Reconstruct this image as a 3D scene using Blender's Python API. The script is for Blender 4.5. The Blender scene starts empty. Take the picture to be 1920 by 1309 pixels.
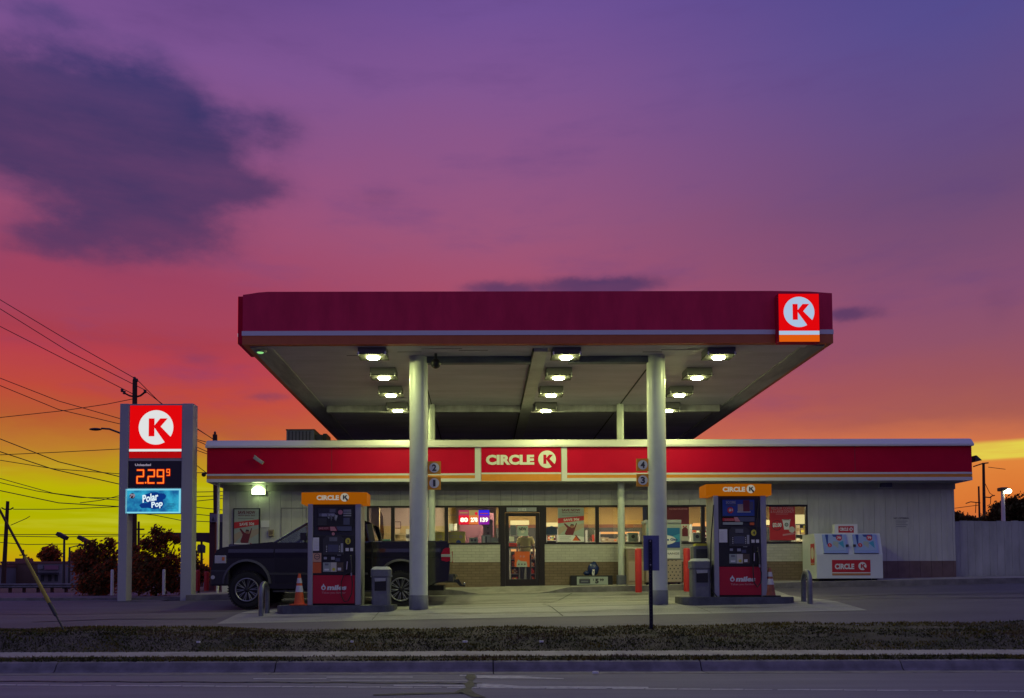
import bpy, bmesh, math, random
from mathutils import Vector, Matrix
random.seed(7)
PI = math.pi
sc = bpy.context.scene
# ------------------------------------------------------------------ camera
F = 1600.0                      # focal length in pixels of the 1920 wide photograph
CX, HOR = 903.0, 1097.0         # principal column, horizon row
PITCH, ROLL = math.radians(2.4), math.radians(0.16)
PYC = HOR - F * math.tan(PITCH)
CAMZ = 1.25
fw = Vector((0, math.cos(PITCH), math.sin(PITCH)))
up0 = Vector((0, -math.sin(PITCH), math.cos(PITCH)))
rt0 = Vector((1, 0, 0))
RT = rt0 * math.cos(ROLL) - up0 * math.sin(ROLL)
UP = up0 * math.cos(ROLL) + rt0 * math.sin(ROLL)
cam = bpy.data.objects.new("camera", bpy.data.cameras.new("camera"))
sc.collection.objects.link(cam)
m = Matrix((RT, UP, -fw)).transposed().to_4x4()
m.translation = Vector((0, 0, CAMZ))
cam.matrix_world = m
cam.data.sensor_width = 36
cam.data.lens = F * 36 / 1920
cam.data.shift_x = (960 - CX) / 1920
cam.data.shift_y = (PYC - 654.5) / 1920
cam.data.clip_end = 3000
sc.camera = cam
sc.view_settings.view_transform = 'Standard'
sc.view_settings.look = 'None'
sc.view_settings.exposure = 0.0
sc.view_settings.gamma = 1
sc.cycles.use_denoising = True
sc.cycles.max_bounces = 8
sc.cycles.transparent_max_bounces = 16
sc.cycles.caustics_reflective = False
sc.cycles.caustics_refractive = False
sc.cycles.sample_clamp_indirect = 4

def ray(px, py):
    return RT * ((px - CX) / F) + UP * (-(py - PYC) / F) + fw
def at(px, py, Y):
    d = ray(px, py); t = Y / d.y
    return Vector((d.x * t, Y, CAMZ + d.z * t))
def atz(px, py, z):
    d = ray(px, py); t = (z - CAMZ) / d.z
    return Vector((d.x * t, d.y * t, z))
def X(px, Y, py=1000): return at(px, py, Y).x
def Z(py, Y, px=CX): return at(px, py, Y).z

def lin(c):
    r = []
    for v in c[:3]:
        v = v / 255.0
        r.append(v / 12.92 if v <= .04045 else ((v + .055) / 1.055) ** 2.4)
    return tuple(r) + (1.0,)

# ------------------------------------------------------------------ world (dusk sky in view-direction space)
w = bpy.data.worlds.new("World"); sc.world = w; w.use_nodes = True
nt = w.node_tree
for n in list(nt.nodes): nt.nodes.remove(n)
def sock(nt, node_in, v):
    if isinstance(v, (int, float)): node_in.default_value = v
    elif isinstance(v, tuple): node_in.default_value = v
    else: nt.links.new(v, node_in)
def mth(nt, op, a, b=None, c=None, clamp=False):
    n = nt.nodes.new('ShaderNodeMath'); n.operation = op; n.use_clamp = clamp
    sock(nt, n.inputs[0], a)
    if b is not None: sock(nt, n.inputs[1], b)
    if c is not None: sock(nt, n.inputs[2], c)
    return n.outputs[0]
def mixc(nt, f, a, b, bt='MIX'):
    n = nt.nodes.new('ShaderNodeMix'); n.data_type = 'RGBA'; n.blend_type = bt
    sock(nt, n.inputs[0], f); sock(nt, n.inputs[6], a); sock(nt, n.inputs[7], b)
    return n.outputs[2]
def sstep(nt, v, a, b):
    n = nt.nodes.new('ShaderNodeMapRange'); n.interpolation_type = 'SMOOTHSTEP'
    sock(nt, n.inputs[0], v); n.inputs[1].default_value = a; n.inputs[2].default_value = b
    n.inputs[3].default_value = 0; n.inputs[4].default_value = 1
    return n.outputs[0]
def ramp(nt, v, stops):
    n = nt.nodes.new('ShaderNodeValToRGB'); e = n.color_ramp.elements
    while len(e) > 1: e.remove(e[-1])
    stops = sorted(stops)
    e[0].position = stops[0][0]; e[0].color = stops[0][1]
    for p, c in stops[1:]:
        k = e.new(p); k.color = c
    nt.links.new(v, n.inputs[0]); return n.outputs[0]
tc = nt.nodes.new('ShaderNodeTexCoord')
sp = nt.nodes.new('ShaderNodeSeparateXYZ'); nt.links.new(tc.outputs['Generated'], sp.inputs[0])
dx, dy, dz = sp.outputs
hl = mth(nt, 'SQRT', mth(nt, 'ADD', mth(nt, 'ADD', mth(nt, 'MULTIPLY', dx, dx), mth(nt, 'MULTIPLY', dy, dy)), 1e-5))
v = mth(nt, 'DIVIDE', dz, hl)                       # tangent of elevation
az = mth(nt, 'ARCTAN2', dx, dy)                     # 0 = straight ahead, negative = left
def noise(nt, vec, scale, detail=4, rough=.55):
    n = nt.nodes.new('ShaderNodeTexNoise'); n.inputs['Scale'].default_value = scale
    n.inputs['Detail'].default_value = detail; n.inputs['Roughness'].default_value = rough
    if vec is not None: nt.links.new(vec, n.inputs['Vector'])
    return n.outputs['Fac']
def comb(nt, a, b, c=0.0):
    n = nt.nodes.new('ShaderNodeCombineXYZ'); sock(nt, n.inputs[0], a); sock(nt, n.inputs[1], b); sock(nt, n.inputs[2], c); return n.outputs[0]
avec = comb(nt, az, v)
soft = noise(nt, comb(nt, mth(nt, 'MULTIPLY', az, 2.2), mth(nt, 'MULTIPLY', v, 7.0)), 2.2, 5, .6)
streak = noise(nt, comb(nt, mth(nt, 'MULTIPLY', az, 2.0), mth(nt, 'MULTIPLY', v, 26.0)), 2.0, 4, .6)
vv = mth(nt, 'ADD', v, mth(nt, 'MULTIPLY', mth(nt, 'SUBTRACT', soft, .5), .05))
def pts(L, k):
    out = []
    for py, c in L:
        out.append((max(0.0, min(1.0, (HOR - py) / F * k + .02)), lin(c)))
    return out
vr = mth(nt, 'ADD', vv, .02)
left = ramp(nt, vr, pts([(1097, (205, 105, 40)), (1060, (205, 140, 20)), (1020, (185, 175, 2)), (960, (174, 176, 1)), (890, (186, 178, 6)), (862, (188, 152, 26)), (825, (188, 124, 44)), (775, (182, 92, 50)), (715, (190, 74, 60)), (640, (182, 64, 76)), (600, (168, 62, 78)), (560, (164, 66, 90)), (480, (158, 66, 96)), (360, (158, 78, 114)), (240, (148, 82, 128)), (100, (134, 84, 138)), (0, (126, 84, 146)), (-400, (70, 60, 130))], .87))
mid = ramp(nt, vr, pts([(1097, (215, 140, 60)), (950, (222, 135, 60)), (850, (228, 118, 72)), (780, (202, 90, 76)), (700, (186, 77, 86)), (600, (172, 78, 100)), (520, (164, 82, 112)), (420, (154, 86, 124)), (300, (142, 86, 134)), (160, (130, 86, 144)), (0, (114, 82, 150)), (-400, (70, 66, 140))], 1.0))
right = ramp(nt, vr, pts([(1097, (170, 92, 80)), (1000, (200, 104, 62)), (950, (216, 116, 50)), (880, (224, 132, 60)), (830, (206, 114, 74)), (780, (168, 92, 82)), (720, (156, 85, 92)), (640, (142, 82, 106)), (540, (134, 80, 114)), (440, (120, 78, 116)), (340, (106, 76, 120)), (200, (98, 77, 132)), (0, (84, 76, 142)), (-400, (60, 64, 140))], .87))
azl = sstep(nt, az, -.36, .06); azr = sstep(nt, az, -.02, .56)
base = mixc(nt, azr, mixc(nt, azl, left, mid), right)
# low bright streak on the right
def band(lo, hi, soft_w, a0, a1):
    vs = mth(nt, 'ADD', v, mth(nt, 'MULTIPLY', mth(nt, 'SUBTRACT', streak, .5), .008))
    return mth(nt, 'MULTIPLY', mth(nt, 'MULTIPLY', sstep(nt, vs, lo - soft_w, lo + soft_w), mth(nt, 'SUBTRACT', 1.0, sstep(nt, vs, hi - soft_w, hi + soft_w))), sstep(nt, az, a0, a1))
base = mixc(nt, mth(nt, 'MULTIPLY', band(.125, .143, .003, .36, .46), mth(nt, 'ADD', .62, mth(nt, 'MULTIPLY', sstep(nt, streak, .4, .6), .33))), base, lin((228, 214, 78)))
# yellow-green streaks low on the left
lowl = mth(nt, 'MULTIPLY', mth(nt, 'MULTIPLY', sstep(nt, streak, .5, .72), sstep(nt, mth(nt, 'MULTIPLY', az, -1.0), .2, .4)), mth(nt, 'MULTIPLY', sstep(nt, v, .03, .06), mth(nt, 'SUBTRACT', 1.0, sstep(nt, v, .10, .15))))
base = mixc(nt, mth(nt, 'MULTIPLY', lowl, .5), base, lin((205, 205, 60)))
# soft mottling of the veil of cloud
mott = mth(nt, 'MULTIPLY', mth(nt, 'MULTIPLY', sstep(nt, soft, .48, .80), .35), sstep(nt, v, .12, .25))
base = mixc(nt, mott, base, lin((96, 66, 122)))
# dark clouds
wn = nt.nodes.new('ShaderNodeTexNoise'); wn.inputs['Scale'].default_value = 5.5; wn.inputs['Detail'].default_value = 6; wn.inputs['Roughness'].default_value = .58
nt.links.new(comb(nt, az, mth(nt, 'MULTIPLY', v, 1.5), 3.1), wn.inputs['Vector'])
ws = nt.nodes.new('ShaderNodeSeparateColor'); nt.links.new(wn.outputs['Color'], ws.inputs[0])
caz = mth(nt, 'ADD', az, mth(nt, 'MULTIPLY', mth(nt, 'SUBTRACT', ws.outputs[0], .5), .10))
cv = mth(nt, 'ADD', v, mth(nt, 'MULTIPLY', mth(nt, 'SUBTRACT', ws.outputs[1], .5), .07))
dens = None
for (px, py, rx, ry, a) in [(-20, 200, 300, 140, 1.2), (170, 165, 170, 95, .6), (290, 200, 110, 90, .6), (300, 300, 180, 85, .9), (270, 410, 140, 80, .9), (480, 225, 90, 50, .42), (470, 345, 100, 40, .5), (90, 448, 110, 26, .5),
                            (1130, 526, 95, 22, 1.3), (945, 532, 70, 18, .9), (1592, 592, 52, 17, .85), (715, 355, 60, 24, .26), (380, 665, 60, 26, .3), (515, 742, 46, 13, .42), (60, -10, 120, 30, .3), (1890, 560, 60, 60, .25)]:
    u = (px - CX) / F; a0 = math.atan(u); k = math.cos(a0); v0 = (HOR - py) / F * k
    ra = rx / F * k * k; rv = ry / F * k
    e1 = mth(nt, 'POWER', mth(nt, 'ABSOLUTE', mth(nt, 'DIVIDE', mth(nt, 'SUBTRACT', caz, a0), ra)), 2.0)
    e2 = mth(nt, 'POWER', mth(nt, 'ABSOLUTE', mth(nt, 'DIVIDE', mth(nt, 'SUBTRACT', cv, v0), rv)), 2.0)
    g = mth(nt, 'MULTIPLY', mth(nt, 'EXPONENT', mth(nt, 'MULTIPLY', mth(nt, 'ADD', e1, e2), -1.0)), a)
    dens = g if dens is None else mth(nt, 'ADD', dens, g)
fn = noise(nt, comb(nt, az, mth(nt, 'MULTIPLY', v, 1.7), 7.7), 8.0, 9, .62)
dens = mth(nt, 'ADD', dens, mth(nt, 'MULTIPLY', mth(nt, 'SUBTRACT', fn, .5), mth(nt, 'MULTIPLY', sstep(nt, dens, 0.0, .5), 1.5)))
cm = mth(nt, 'MULTIPLY', mth(nt, 'MULTIPLY', sstep(nt, dens, .03, .95), .98), sstep(nt, mth(nt, 'ABSOLUTE', az), 1.6, 1.2))
cm = mth(nt, 'MULTIPLY', cm, mth(nt, 'ADD', .86, mth(nt, 'MULTIPLY', mth(nt, 'SUBTRACT', soft, .5), .5)), clamp=True)
ccol = ramp(nt, vv, [(.18, lin((100, 62, 100))), (.34, lin((84, 56, 98))), (.42, lin((68, 54, 98))), (.50, lin((58, 52, 98))), (.58, lin((48, 52, 104))), (.66, lin((62, 66, 122)))])
base = mixc(nt, cm, base, ccol)
# eastern sky behind the camera: blue dusk
back = ramp(nt, mth(nt, 'ADD', v, .02), [(0.0, (.03, .03, .06, 1)), (.10, (.08, .065, .14, 1)), (.28, (.18, .16, .36, 1)), (1.0, (.13, .13, .36, 1))])
bm = sstep(nt, mth(nt, 'MULTIPLY', dy, -1.0), -.45, .35)
upm = sstep(nt, dz, .62, .95)
base = mixc(nt, upm, base, (.13, .12, .40, 1))
base = mixc(nt, bm, base, back)
base = mixc(nt, sstep(nt, dz, 0.0, -.06), base, (.03, .025, .035, 1))
bg = nt.nodes.new('ShaderNodeBackground'); nt.links.new(base, bg.inputs[0]); bg.inputs[1].default_value = 1.0
wo = nt.nodes.new('ShaderNodeOutputWorld'); nt.links.new(bg.outputs[0], wo.inputs[0])

# ------------------------------------------------------------------ materials
def mat(name, col, rough=.6, metal=0, var=.0, vscale=6, bump=0, bscale=60, stretch=None, srgb=False, spec=.5, col2=None, emit=None, es=0, coat=0):
    if srgb: col = lin(col)[:3]
    mt = bpy.data.materials.new(name); mt.use_nodes = True
    t = mt.node_tree; b = t.nodes['Principled BSDF']
    b.inputs['Base Color'].default_value = tuple(col[:3]) + (1,)
    b.inputs['Roughness'].default_value = rough; b.inputs['Metallic'].default_value = metal
    b.inputs['Specular IOR Level'].default_value = spec
    if coat: b.inputs['Coat Weight'].default_value = coat; b.inputs['Coat Roughness'].default_value = .05
    if var or bump:
        tcn = t.nodes.new('ShaderNodeTexCoord'); vec = tcn.outputs['Object']
        if stretch:
            mp = t.nodes.new('ShaderNodeMapping'); mp.inputs['Scale'].default_value = stretch
            t.links.new(vec, mp.inputs[0]); vec = mp.outputs[0]
        if var:
            f = noise(t, vec, vscale, 6, .62)
            f = sstep(t, f, .25, .75)
            c2 = col2 if col2 else tuple(x * (1 - var) for x in col[:3])
            t.links.new(mixc(t, f, tuple(c2[:3]) + (1,), tuple(col[:3]) + (1,)), b.inputs['Base Color'])
            r = t.nodes.new('ShaderNodeMapRange'); t.links.new(f, r.inputs[0]); r.inputs[3].default_value = min(1, rough + .12); r.inputs[4].default_value = rough
            t.links.new(r.outputs[0], b.inputs['Roughness'])
        if bump:
            f2 = noise(t, vec, bscale, 4, .6)
            bn = t.nodes.new('ShaderNodeBump'); bn.inputs['Strength'].default_value = bump; bn.inputs['Distance'].default_value = .01
            t.links.new(f2, bn.inputs['Height']); t.links.new(bn.outputs[0], b.inputs['Normal'])
    if emit:
        b.inputs['Emission Color'].default_value = tuple(emit[:3]) + (1,); b.inputs['Emission Strength'].default_value = es
    return mt
def emis(name, col, s, srgb=True, var=0):
    c = lin(col)[:3] if srgb else col
    return mat(name, tuple(x * .15 for x in c), .5, emit=c, es=s, spec=.1)
def glassm(name, tint=(.92, .95, .95), refl=.10):
    mt = bpy.data.materials.new(name); mt.use_nodes = True; t = mt.node_tree
    for n in list(t.nodes): t.nodes.remove(n)
    tr = t.nodes.new('ShaderNodeBsdfTransparent'); tr.inputs[0].default_value = tint + (1,)
    gl = t.nodes.new('ShaderNodeBsdfGlossy'); gl.inputs['Roughness'].default_value = .02
    lw = t.nodes.new('ShaderNodeFresnel'); lw.inputs[0].default_value = 1.45
    mx = t.nodes.new('ShaderNodeMixShader')
    f = mth(t, 'ADD', lw.outputs[0], refl, clamp=True)
    t.links.new(f, mx.inputs[0]); t.links.new(tr.outputs[0], mx.inputs[1]); t.links.new(gl.outputs[0], mx.inputs[2])
    o = t.nodes.new('ShaderNodeOutputMaterial'); t.links.new(mx.outputs[0], o.inputs[0])
    return mt
def asphalt(name, c1, c2, streaks=True, scale=1.0):
    mt = bpy.data.materials.new(name); mt.use_nodes = True; t = mt.node_tree; b = t.nodes['Principled BSDF']
    tcn = t.nodes.new('ShaderNodeTexCoord'); P = tcn.outputs['Object']
    big = noise(t, P, .35 * scale, 5, .6)
    mp = t.nodes.new('ShaderNodeMapping'); mp.inputs['Scale'].default_value = (.12, 1.4, 1); t.links.new(P, mp.inputs[0])
    st = noise(t, mp.outputs[0], 1.6, 5, .65)
    grain = noise(t, P, 90, 3, .7)
    f = mth(t, 'ADD', mth(t, 'MULTIPLY', sstep(t, big, .3, .7), .45), mth(t, 'MULTIPLY', sstep(t, st, .35, .7), .55))
    c = mixc(t, f, c1 + (1,), c2 + (1,))
    c = mixc(t, mth(t, 'MULTIPLY', sstep(t, grain, .45, .62), .35), c, tuple(x * 1.7 for x in c2) + (1,))
    t.links.new(c, b.inputs['Base Color']); b.inputs['Roughness'].default_value = .82; b.inputs['Specular IOR Level'].default_value = .3
    bn = t.nodes.new('ShaderNodeBump'); bn.inputs['Strength'].default_value = .5; bn.inputs['Distance'].default_value = .006
    t.links.new(noise(t, P, 60, 4, .7), bn.inputs['Height']); t.links.new(bn.outputs[0], b.inputs['Normal'])
    return mt
def brickm(name, c1, c2, mortar, bw=.22, bh=.075):
    mt = bpy.data.materials.new(name); mt.use_nodes = True; t = mt.node_tree; b = t.nodes['Principled BSDF']
    tcn = t.nodes.new('ShaderNodeTexCoord'); s = t.nodes.new('ShaderNodeSeparateXYZ'); t.links.new(tcn.outputs['Object'], s.inputs[0])
    vec = comb(t, s.outputs[0], s.outputs[2])
    br = t.nodes.new('ShaderNodeTexBrick'); t.links.new(vec, br.inputs['Vector'])
    br.inputs['Scale'].default_value = 1; br.inputs['Brick Width'].default_value = bw; br.inputs['Row Height'].default_value = bh
    br.inputs['Mortar Size'].default_value = .006; br.inputs['Color1'].default_value = c1 + (1,); br.inputs['Color2'].default_value = c2 + (1,); br.inputs['Mortar'].default_value = mortar + (1,)
    nz = noise(t, tcn.outputs['Object'], 5, 5, .6)
    c = mixc(t, mth(t, 'MULTIPLY', sstep(t, nz, .4, .8), .3), br.outputs['Color'], tuple(x * .6 for x in c1) + (1,))
    t.links.new(c, b.inputs['Base Color']); b.inputs['Roughness'].default_value = .8
    bn = t.nodes.new('ShaderNodeBump'); bn.inputs['Strength'].default_value = .9; bn.inputs['Distance'].default_value = .012; bn.invert = True
    t.links.new(mth(t, 'ADD', br.outputs['Fac'], mth(t, 'MULTIPLY', noise(t, tcn.outputs['Object'], 40, 3, .6), .4)), bn.inputs['Height']); t.links.new(bn.outputs[0], b.inputs['Normal'])
    return mt

RED = (.60, .004, .045)
M = dict(
 road=asphalt('road_asphalt', (.135, .130, .155), (.205, .195, .23)),
 lot=asphalt('lot_asphalt', (.092, .085, .098), (.15, .138, .158)),
 slab=asphalt('slab_concrete', (.165, .163, .158), (.345, .34, .325)),
 walk=mat('sidewalk_concrete', (.40, .38, .35), .85, var=.35, vscale=3, bump=.4, bscale=70),
 kerb=mat('kerb_concrete', (.24, .225, .225), .85, var=.45, vscale=4, bump=.5, bscale=50),
 dirt=mat('ground_dirt', (.12, .10, .075), .95, var=.6, vscale=1.6, bump=.8, bscale=30, col2=(.045, .045, .025)),
 far=mat('far_ground', (.10, .085, .075), .95, var=.5, vscale=.05),
 white=mat('white_paint', (.72, .72, .72), .55, var=.12, vscale=5),
 capw=mat('coping_white', (.70, .70, .72), .22, spec=.9),
 siding=mat('siding_paint', (.57, .58, .53), .65, var=.18, vscale=1.6, bump=.15, bscale=40, stretch=(3, 3, .6)),
 frieze=mat('frieze_board', (.36, .35, .34), .7, var=.25, vscale=2),
 wbrick=brickm('painted_brick', (.55, .54, .47), (.49, .48, .42), (.40, .39, .34)),
 bbrick=brickm('brown_brick', (.235, .17, .115), (.19, .135, .09), (.12, .09, .06)),
 brownp=mat('brown_paint', (.20, .13, .12), .7, var=.3, vscale=3),
 red=mat('red_panel', RED, .45, var=.12, vscale=1.5, spec=.08),
 redc=mat('canopy_red', (.86, .04, .12), .5, var=.22, vscale=1.6, spec=.1, stretch=(1.6, 1, .5)),
 orange=mat('orange_stripe', (.72, .26, .02), .4, var=.1),
 orangec=mat('canopy_orange', (.60, .14, .03), .45, var=.1),
 soffit=mat('soffit_panels', (.56, .52, .64), .6, var=.22, vscale=1.0, stretch=(.5, 2.5, 1)),
 soffe=mat('soffit_edge', (.40, .39, .44), .6, var=.5, vscale=1.2, stretch=(3, .5, 1)),
 beaml=mat('beam_light', (.52, .52, .52), .55, var=.2, vscale=3),
 beamd=mat('beam_dark', (.13, .15, .20), .6, var=.3, vscale=3),
 seam=mat('seam_dark', (.03, .03, .03), .8),
 col=mat('column_paint', (.64, .70, .64), .32, var=.12, vscale=2.5),
 colb=mat('column_base_paint', (.13, .14, .20), .5, var=.25, vscale=5),
 black=mat('black_plastic', (.014, .014, .017), .45),
 dark=mat('dark_grey', (.045, .045, .055), .5, var=.2, vscale=8),
 housing=mat('lamp_housing', (.13, .13, .14), .55),
 frame=mat('bronze_frame', (.014, .009, .012), .45),
 metal=mat('brushed_metal', (.42, .43, .46), .42, metal=.6, var=.15, vscale=12, stretch=(1, 1, .1)),
 steel=mat('steel', (.5, .5, .52), .3, metal=1),
 grey=mat('grey_plastic', (.17, .18, .21), .55, var=.2, vscale=9),
 greyl=mat('grey_light', (.40, .42, .44), .6, var=.15, vscale=9),
 island=mat('island_paint', (.11, .12, .15), .6, var=.5, vscale=4, bump=.4, bscale=30),
 bollard=mat('bollard_red', (.62, .03, .03), .45, var=.15, vscale=6),
 cone=mat('cone_orange', (.80, .13, .03), .55, var=.2, vscale=9),
 coner=mat('cone_dirty', (.45, .14, .08), .6, var=.5, vscale=9),
 reflect=mat('reflective_band', (.65, .66, .68), .4, var=.2, vscale=20),
 truck=mat('truck_paint', (.006, .005, .012), .2, coat=.9, spec=.5),
 tyre=mat('tyre_rubber', (.018, .018, .02), .85, bump=.3, bscale=40),
 rim=mat('rim_metal', (.30, .31, .33), .35, metal=1),
 chrome=mat('chrome', (.65, .66, .7), .15, metal=1),
 glass=glassm('window_glass', refl=.03),
 tint=glassm('tinted_glass', (.55, .58, .60), .06),
 lampclear=mat('headlight_lens', (.5, .5, .55), .15, coat=.5),
 amber=mat('amber_lens', (.7, .2, .05), .25),
 tail=mat('tail_lens', (.35, .004, .02), .2, coat=.5),
 wood=mat('pole_wood', (.085, .045, .035), .9, var=.4, vscale=4, stretch=(6, 6, .4)),
 wire=mat('wire_black', (.03, .018, .018), .7),
 pylon=mat('pylon_paint', (.40, .40, .46), .5, var=.08, vscale=2),
 pylond=mat('pylon_dark', (.020, .012, .035), .5),
 yguard=mat('guard_yellow', (.42, .34, .05), .6, var=.3, vscale=8),
 bark=mat('bark', (.05, .035, .028), .9, var=.4, vscale=8),
 fence=mat('fence_boards', (.48, .49, .47), .8, var=.35, vscale=1.5, stretch=(2, 2, .5), bump=.2, bscale=30),
 whitem=mat('print_white', (.75, .76, .74), .6), cream=mat('print_cream', (.62, .60, .50), .6), pblue=mat('print_blue', (.02, .06, .30), .5), pcyan=mat('print_cyan', (.05, .32, .50), .5),
 pred=mat('print_red', (.55, .03, .035), .5), pdark=mat('print_dark', (.07, .02, .03), .6), pskin=mat('print_skin', (.32, .15, .11), .6), pmar=mat('print_maroon', (.16, .02, .035), .6),
 ptan=mat('print_tan', (.42, .34, .26), .6), pgreen=mat('print_grey_green', (.36, .42, .38), .6), pink=mat('print_ink', (.04, .04, .05), .6), ppink=mat('print_pink', (.60, .25, .26), .6),
 porange=mat('print_orange', (.70, .13, .03), .5), ppeach=mat('print_peach', (.62, .36, .24), .5), pyellow=mat('print_yellow', (.65, .60, .06), .5), pbrown=mat('print_brown', (.10, .07, .05), .6),
 screen=mat('screen_glass', (.09, .10, .16), .2), lamphot=mat('lamp_metal', (.2, .2, .2), .5),
 bluebag=mat('blue_plastic_film', (.015, .03, .12), .25, bump=1.0, bscale=14),
 signback=mat('sign_aluminium', (.16, .18, .34), .45, metal=.3, var=.25, vscale=3),
 post=mat('sign_post_steel', (.012, .012, .04), .6, var=.3, vscale=9),
 intwall=mat('interior_wall', (.36, .28, .16), .8, var=.1), inttan=mat('interior_tan', (.44, .29, .10), .7), intbrown=mat('interior_brown', (.22, .09, .05), .7), intmauve=mat('interior_mauve', (.34, .25, .25), .8),
 intfloor=mat('interior_floor', (.40, .36, .30), .35, var=.1), intceil=mat('interior_ceiling', (.70, .68, .60), .8), dcool=mat('cooler_dark', (.05, .055, .06), .4),
 yellowbox=mat('yellow_carton', (.55, .48, .08), .7), teal=mat('teal_plastic', (.05, .22, .22), .5), cardboard=mat('cardboard', (.30, .21, .12), .8),
 leafd=mat('leaf_dark', (.06, .045, .025), .8, spec=.1), leafm=mat('leaf_mid', (.14, .075, .035), .8, spec=.1), leafg=mat('leaf_green', (.07, .075, .03), .8, spec=.1), leafr=mat('leaf_rust', (.26, .07, .03), .8, spec=.1),
 gr1=mat('grass_green', (.060, .075, .018), .9, spec=.05), gr2=mat('grass_olive', (.13, .105, .022), .9, spec=.05), gr3=mat('grass_dry', (.13, .10, .055), .9, spec=.05), gr4=mat('grass_dark', (.05, .052, .02), .9, spec=.05),  # last tone: darkest blades, spread by the patch noise
 mark=mat('road_marking_paint', (.52, .52, .54), .7, var=.5, vscale=9, col2=(.27, .26, .29)), tar=mat('tar_patch', (.05, .048, .055), .7, var=.3, vscale=6),
 brickfar=mat('far_brick', (.17, .10, .075), .8, var=.2, vscale=.5), wallfar=mat('far_wall', (.26, .24, .26), .8, var=.2, vscale=.5), rooffar=mat('far_roof_trim', (.22, .09, .08), .7),
 skin=mat('skin', (.42, .24, .17), .55), shirt=mat('shirt_yellow', (.62, .54, .26), .8, var=.1), pants=mat('trousers_dark', (.02, .022, .03), .8), hair=mat('hair_dark', (.03, .02, .015), .7),
 brownbox=mat('cabinet_tan', (.36, .29, .20), .6, var=.15, vscale=3),
 # things that give off light
 lens=emis('canopy_lens', (.93, 1.0, .38), 262, srgb=False), walllamp=emis('wall_lamp_lens', (.72, 1.0, .38), 8, srgb=False),
 lamplit=emis('street_lamp_lens', (1.0, .88, .50), 14, srgb=False),
 ltred=emis('lit_red', (222, 4, 6), 1.0), ltreddim=emis('lit_red_dim', (170, 8, 8), 1.0), ltwhite=emis('lit_white', (222, 224, 222), 1.0), ltblue=emis('lit_pale_blue', (176, 200, 228), .9),
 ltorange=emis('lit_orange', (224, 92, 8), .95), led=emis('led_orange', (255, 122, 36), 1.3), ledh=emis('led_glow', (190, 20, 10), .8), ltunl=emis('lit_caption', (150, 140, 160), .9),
 neonr=emis('neon_red', (225, 10, 40), 1.3), neono=emis('neon_orange', (235, 120, 50), 1.1), neonp=emis('neon_purple', (150, 20, 160), 1.1), neonb=emis('neon_blue', (50, 30, 215), 1.3), neonw=emis('neon_white', (255, 250, 215), 1.9), neonpink=emis('neon_pink', (190, 70, 90), .9), neony=emis('neon_yellow', (180, 150, 80), .9),
 tube=emis('ceiling_tube', (1.0, .82, .46), 68, srgb=False), coolerlit=emis('cooler_light', (1.0, .80, .35), .9, srgb=False), warmshelf=emis('warm_case_light', (1.0, .45, .14), 1.0, srgb=False),
 hdrw=emis('header_white_glow', (190, 185, 170), .6), hdr=emis('lit_header_orange', (205, 112, 4), .42),  # white header letters get emission added to look brighter
)
def polarm():
    mt = bpy.data.materials.new('lit_drink_panel'); mt.use_nodes = True; t = mt.node_tree; b = t.nodes['Principled BSDF']
    tcn = t.nodes.new('ShaderNodeTexCoord')
    f = sstep(t, noise(t, tcn.outputs['Object'], 2.2, 5, .6), .35, .72)
    c = mixc(t, f, lin((8, 70, 135)), lin((50, 185, 215)))
    t.links.new(c, b.inputs['Emission Color']); b.inputs['Emission Strength'].default_value = .95; b.inputs['Base Color'].default_value = (.02, .1, .2, 1)
    return mt
M['polar'] = polarm()
M['polarnavy'] = emis('lit_navy', (10, 52, 130), .9); M['polarw'] = emis('lit_ice_white', (225, 245, 250), 1.0); M['polarframe'] = emis('lit_frame', (130, 215, 235), .95)

# ------------------------------------------------------------------ mesh builder
_tcache = {}
def textgeo(s, bold=.0):
    k = (s, bold)
    if k not in _tcache:
        c = bpy.data.curves.new('t', 'FONT'); c.body = s; c.offset = bold; c.resolution_u = 3
        o = bpy.data.objects.new('t', c); me = o.to_mesh()
        V = [(p.co.x, p.co.y) for p in me.vertices]; Fc = [tuple(p.vertices) for p in me.polygons]
        o.to_mesh_clear(); bpy.data.objects.remove(o); bpy.data.curves.remove(c)
        x0 = min(p[0] for p in V); x1 = max(p[0] for p in V); y0 = min(p[1] for p in V); y1 = max(p[1] for p in V)
        _tcache[k] = ([((a - x0) / max(1e-6, x1 - x0), (b - y0) / max(1e-6, y1 - y0)) for a, b in V], Fc)
    return _tcache[k]
KPOLY = [(-.42, .52), (-.085, .52), (-.085, .12), (.24, .52), (.67, .52), (.27, .045), (.80, -.66), (.60, -.86), (-.085, -.02), (-.085, -.52), (-.42, -.52)]
KCUT = [(-.42, .52), (-.085, .52), (-.085, .12), (.24, .52), (.67, .52), (.27, .045), (.86, -.56), (.54, -.90), (-.085, -.02), (-.085, -.52), (-.42, -.52)]
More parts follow.
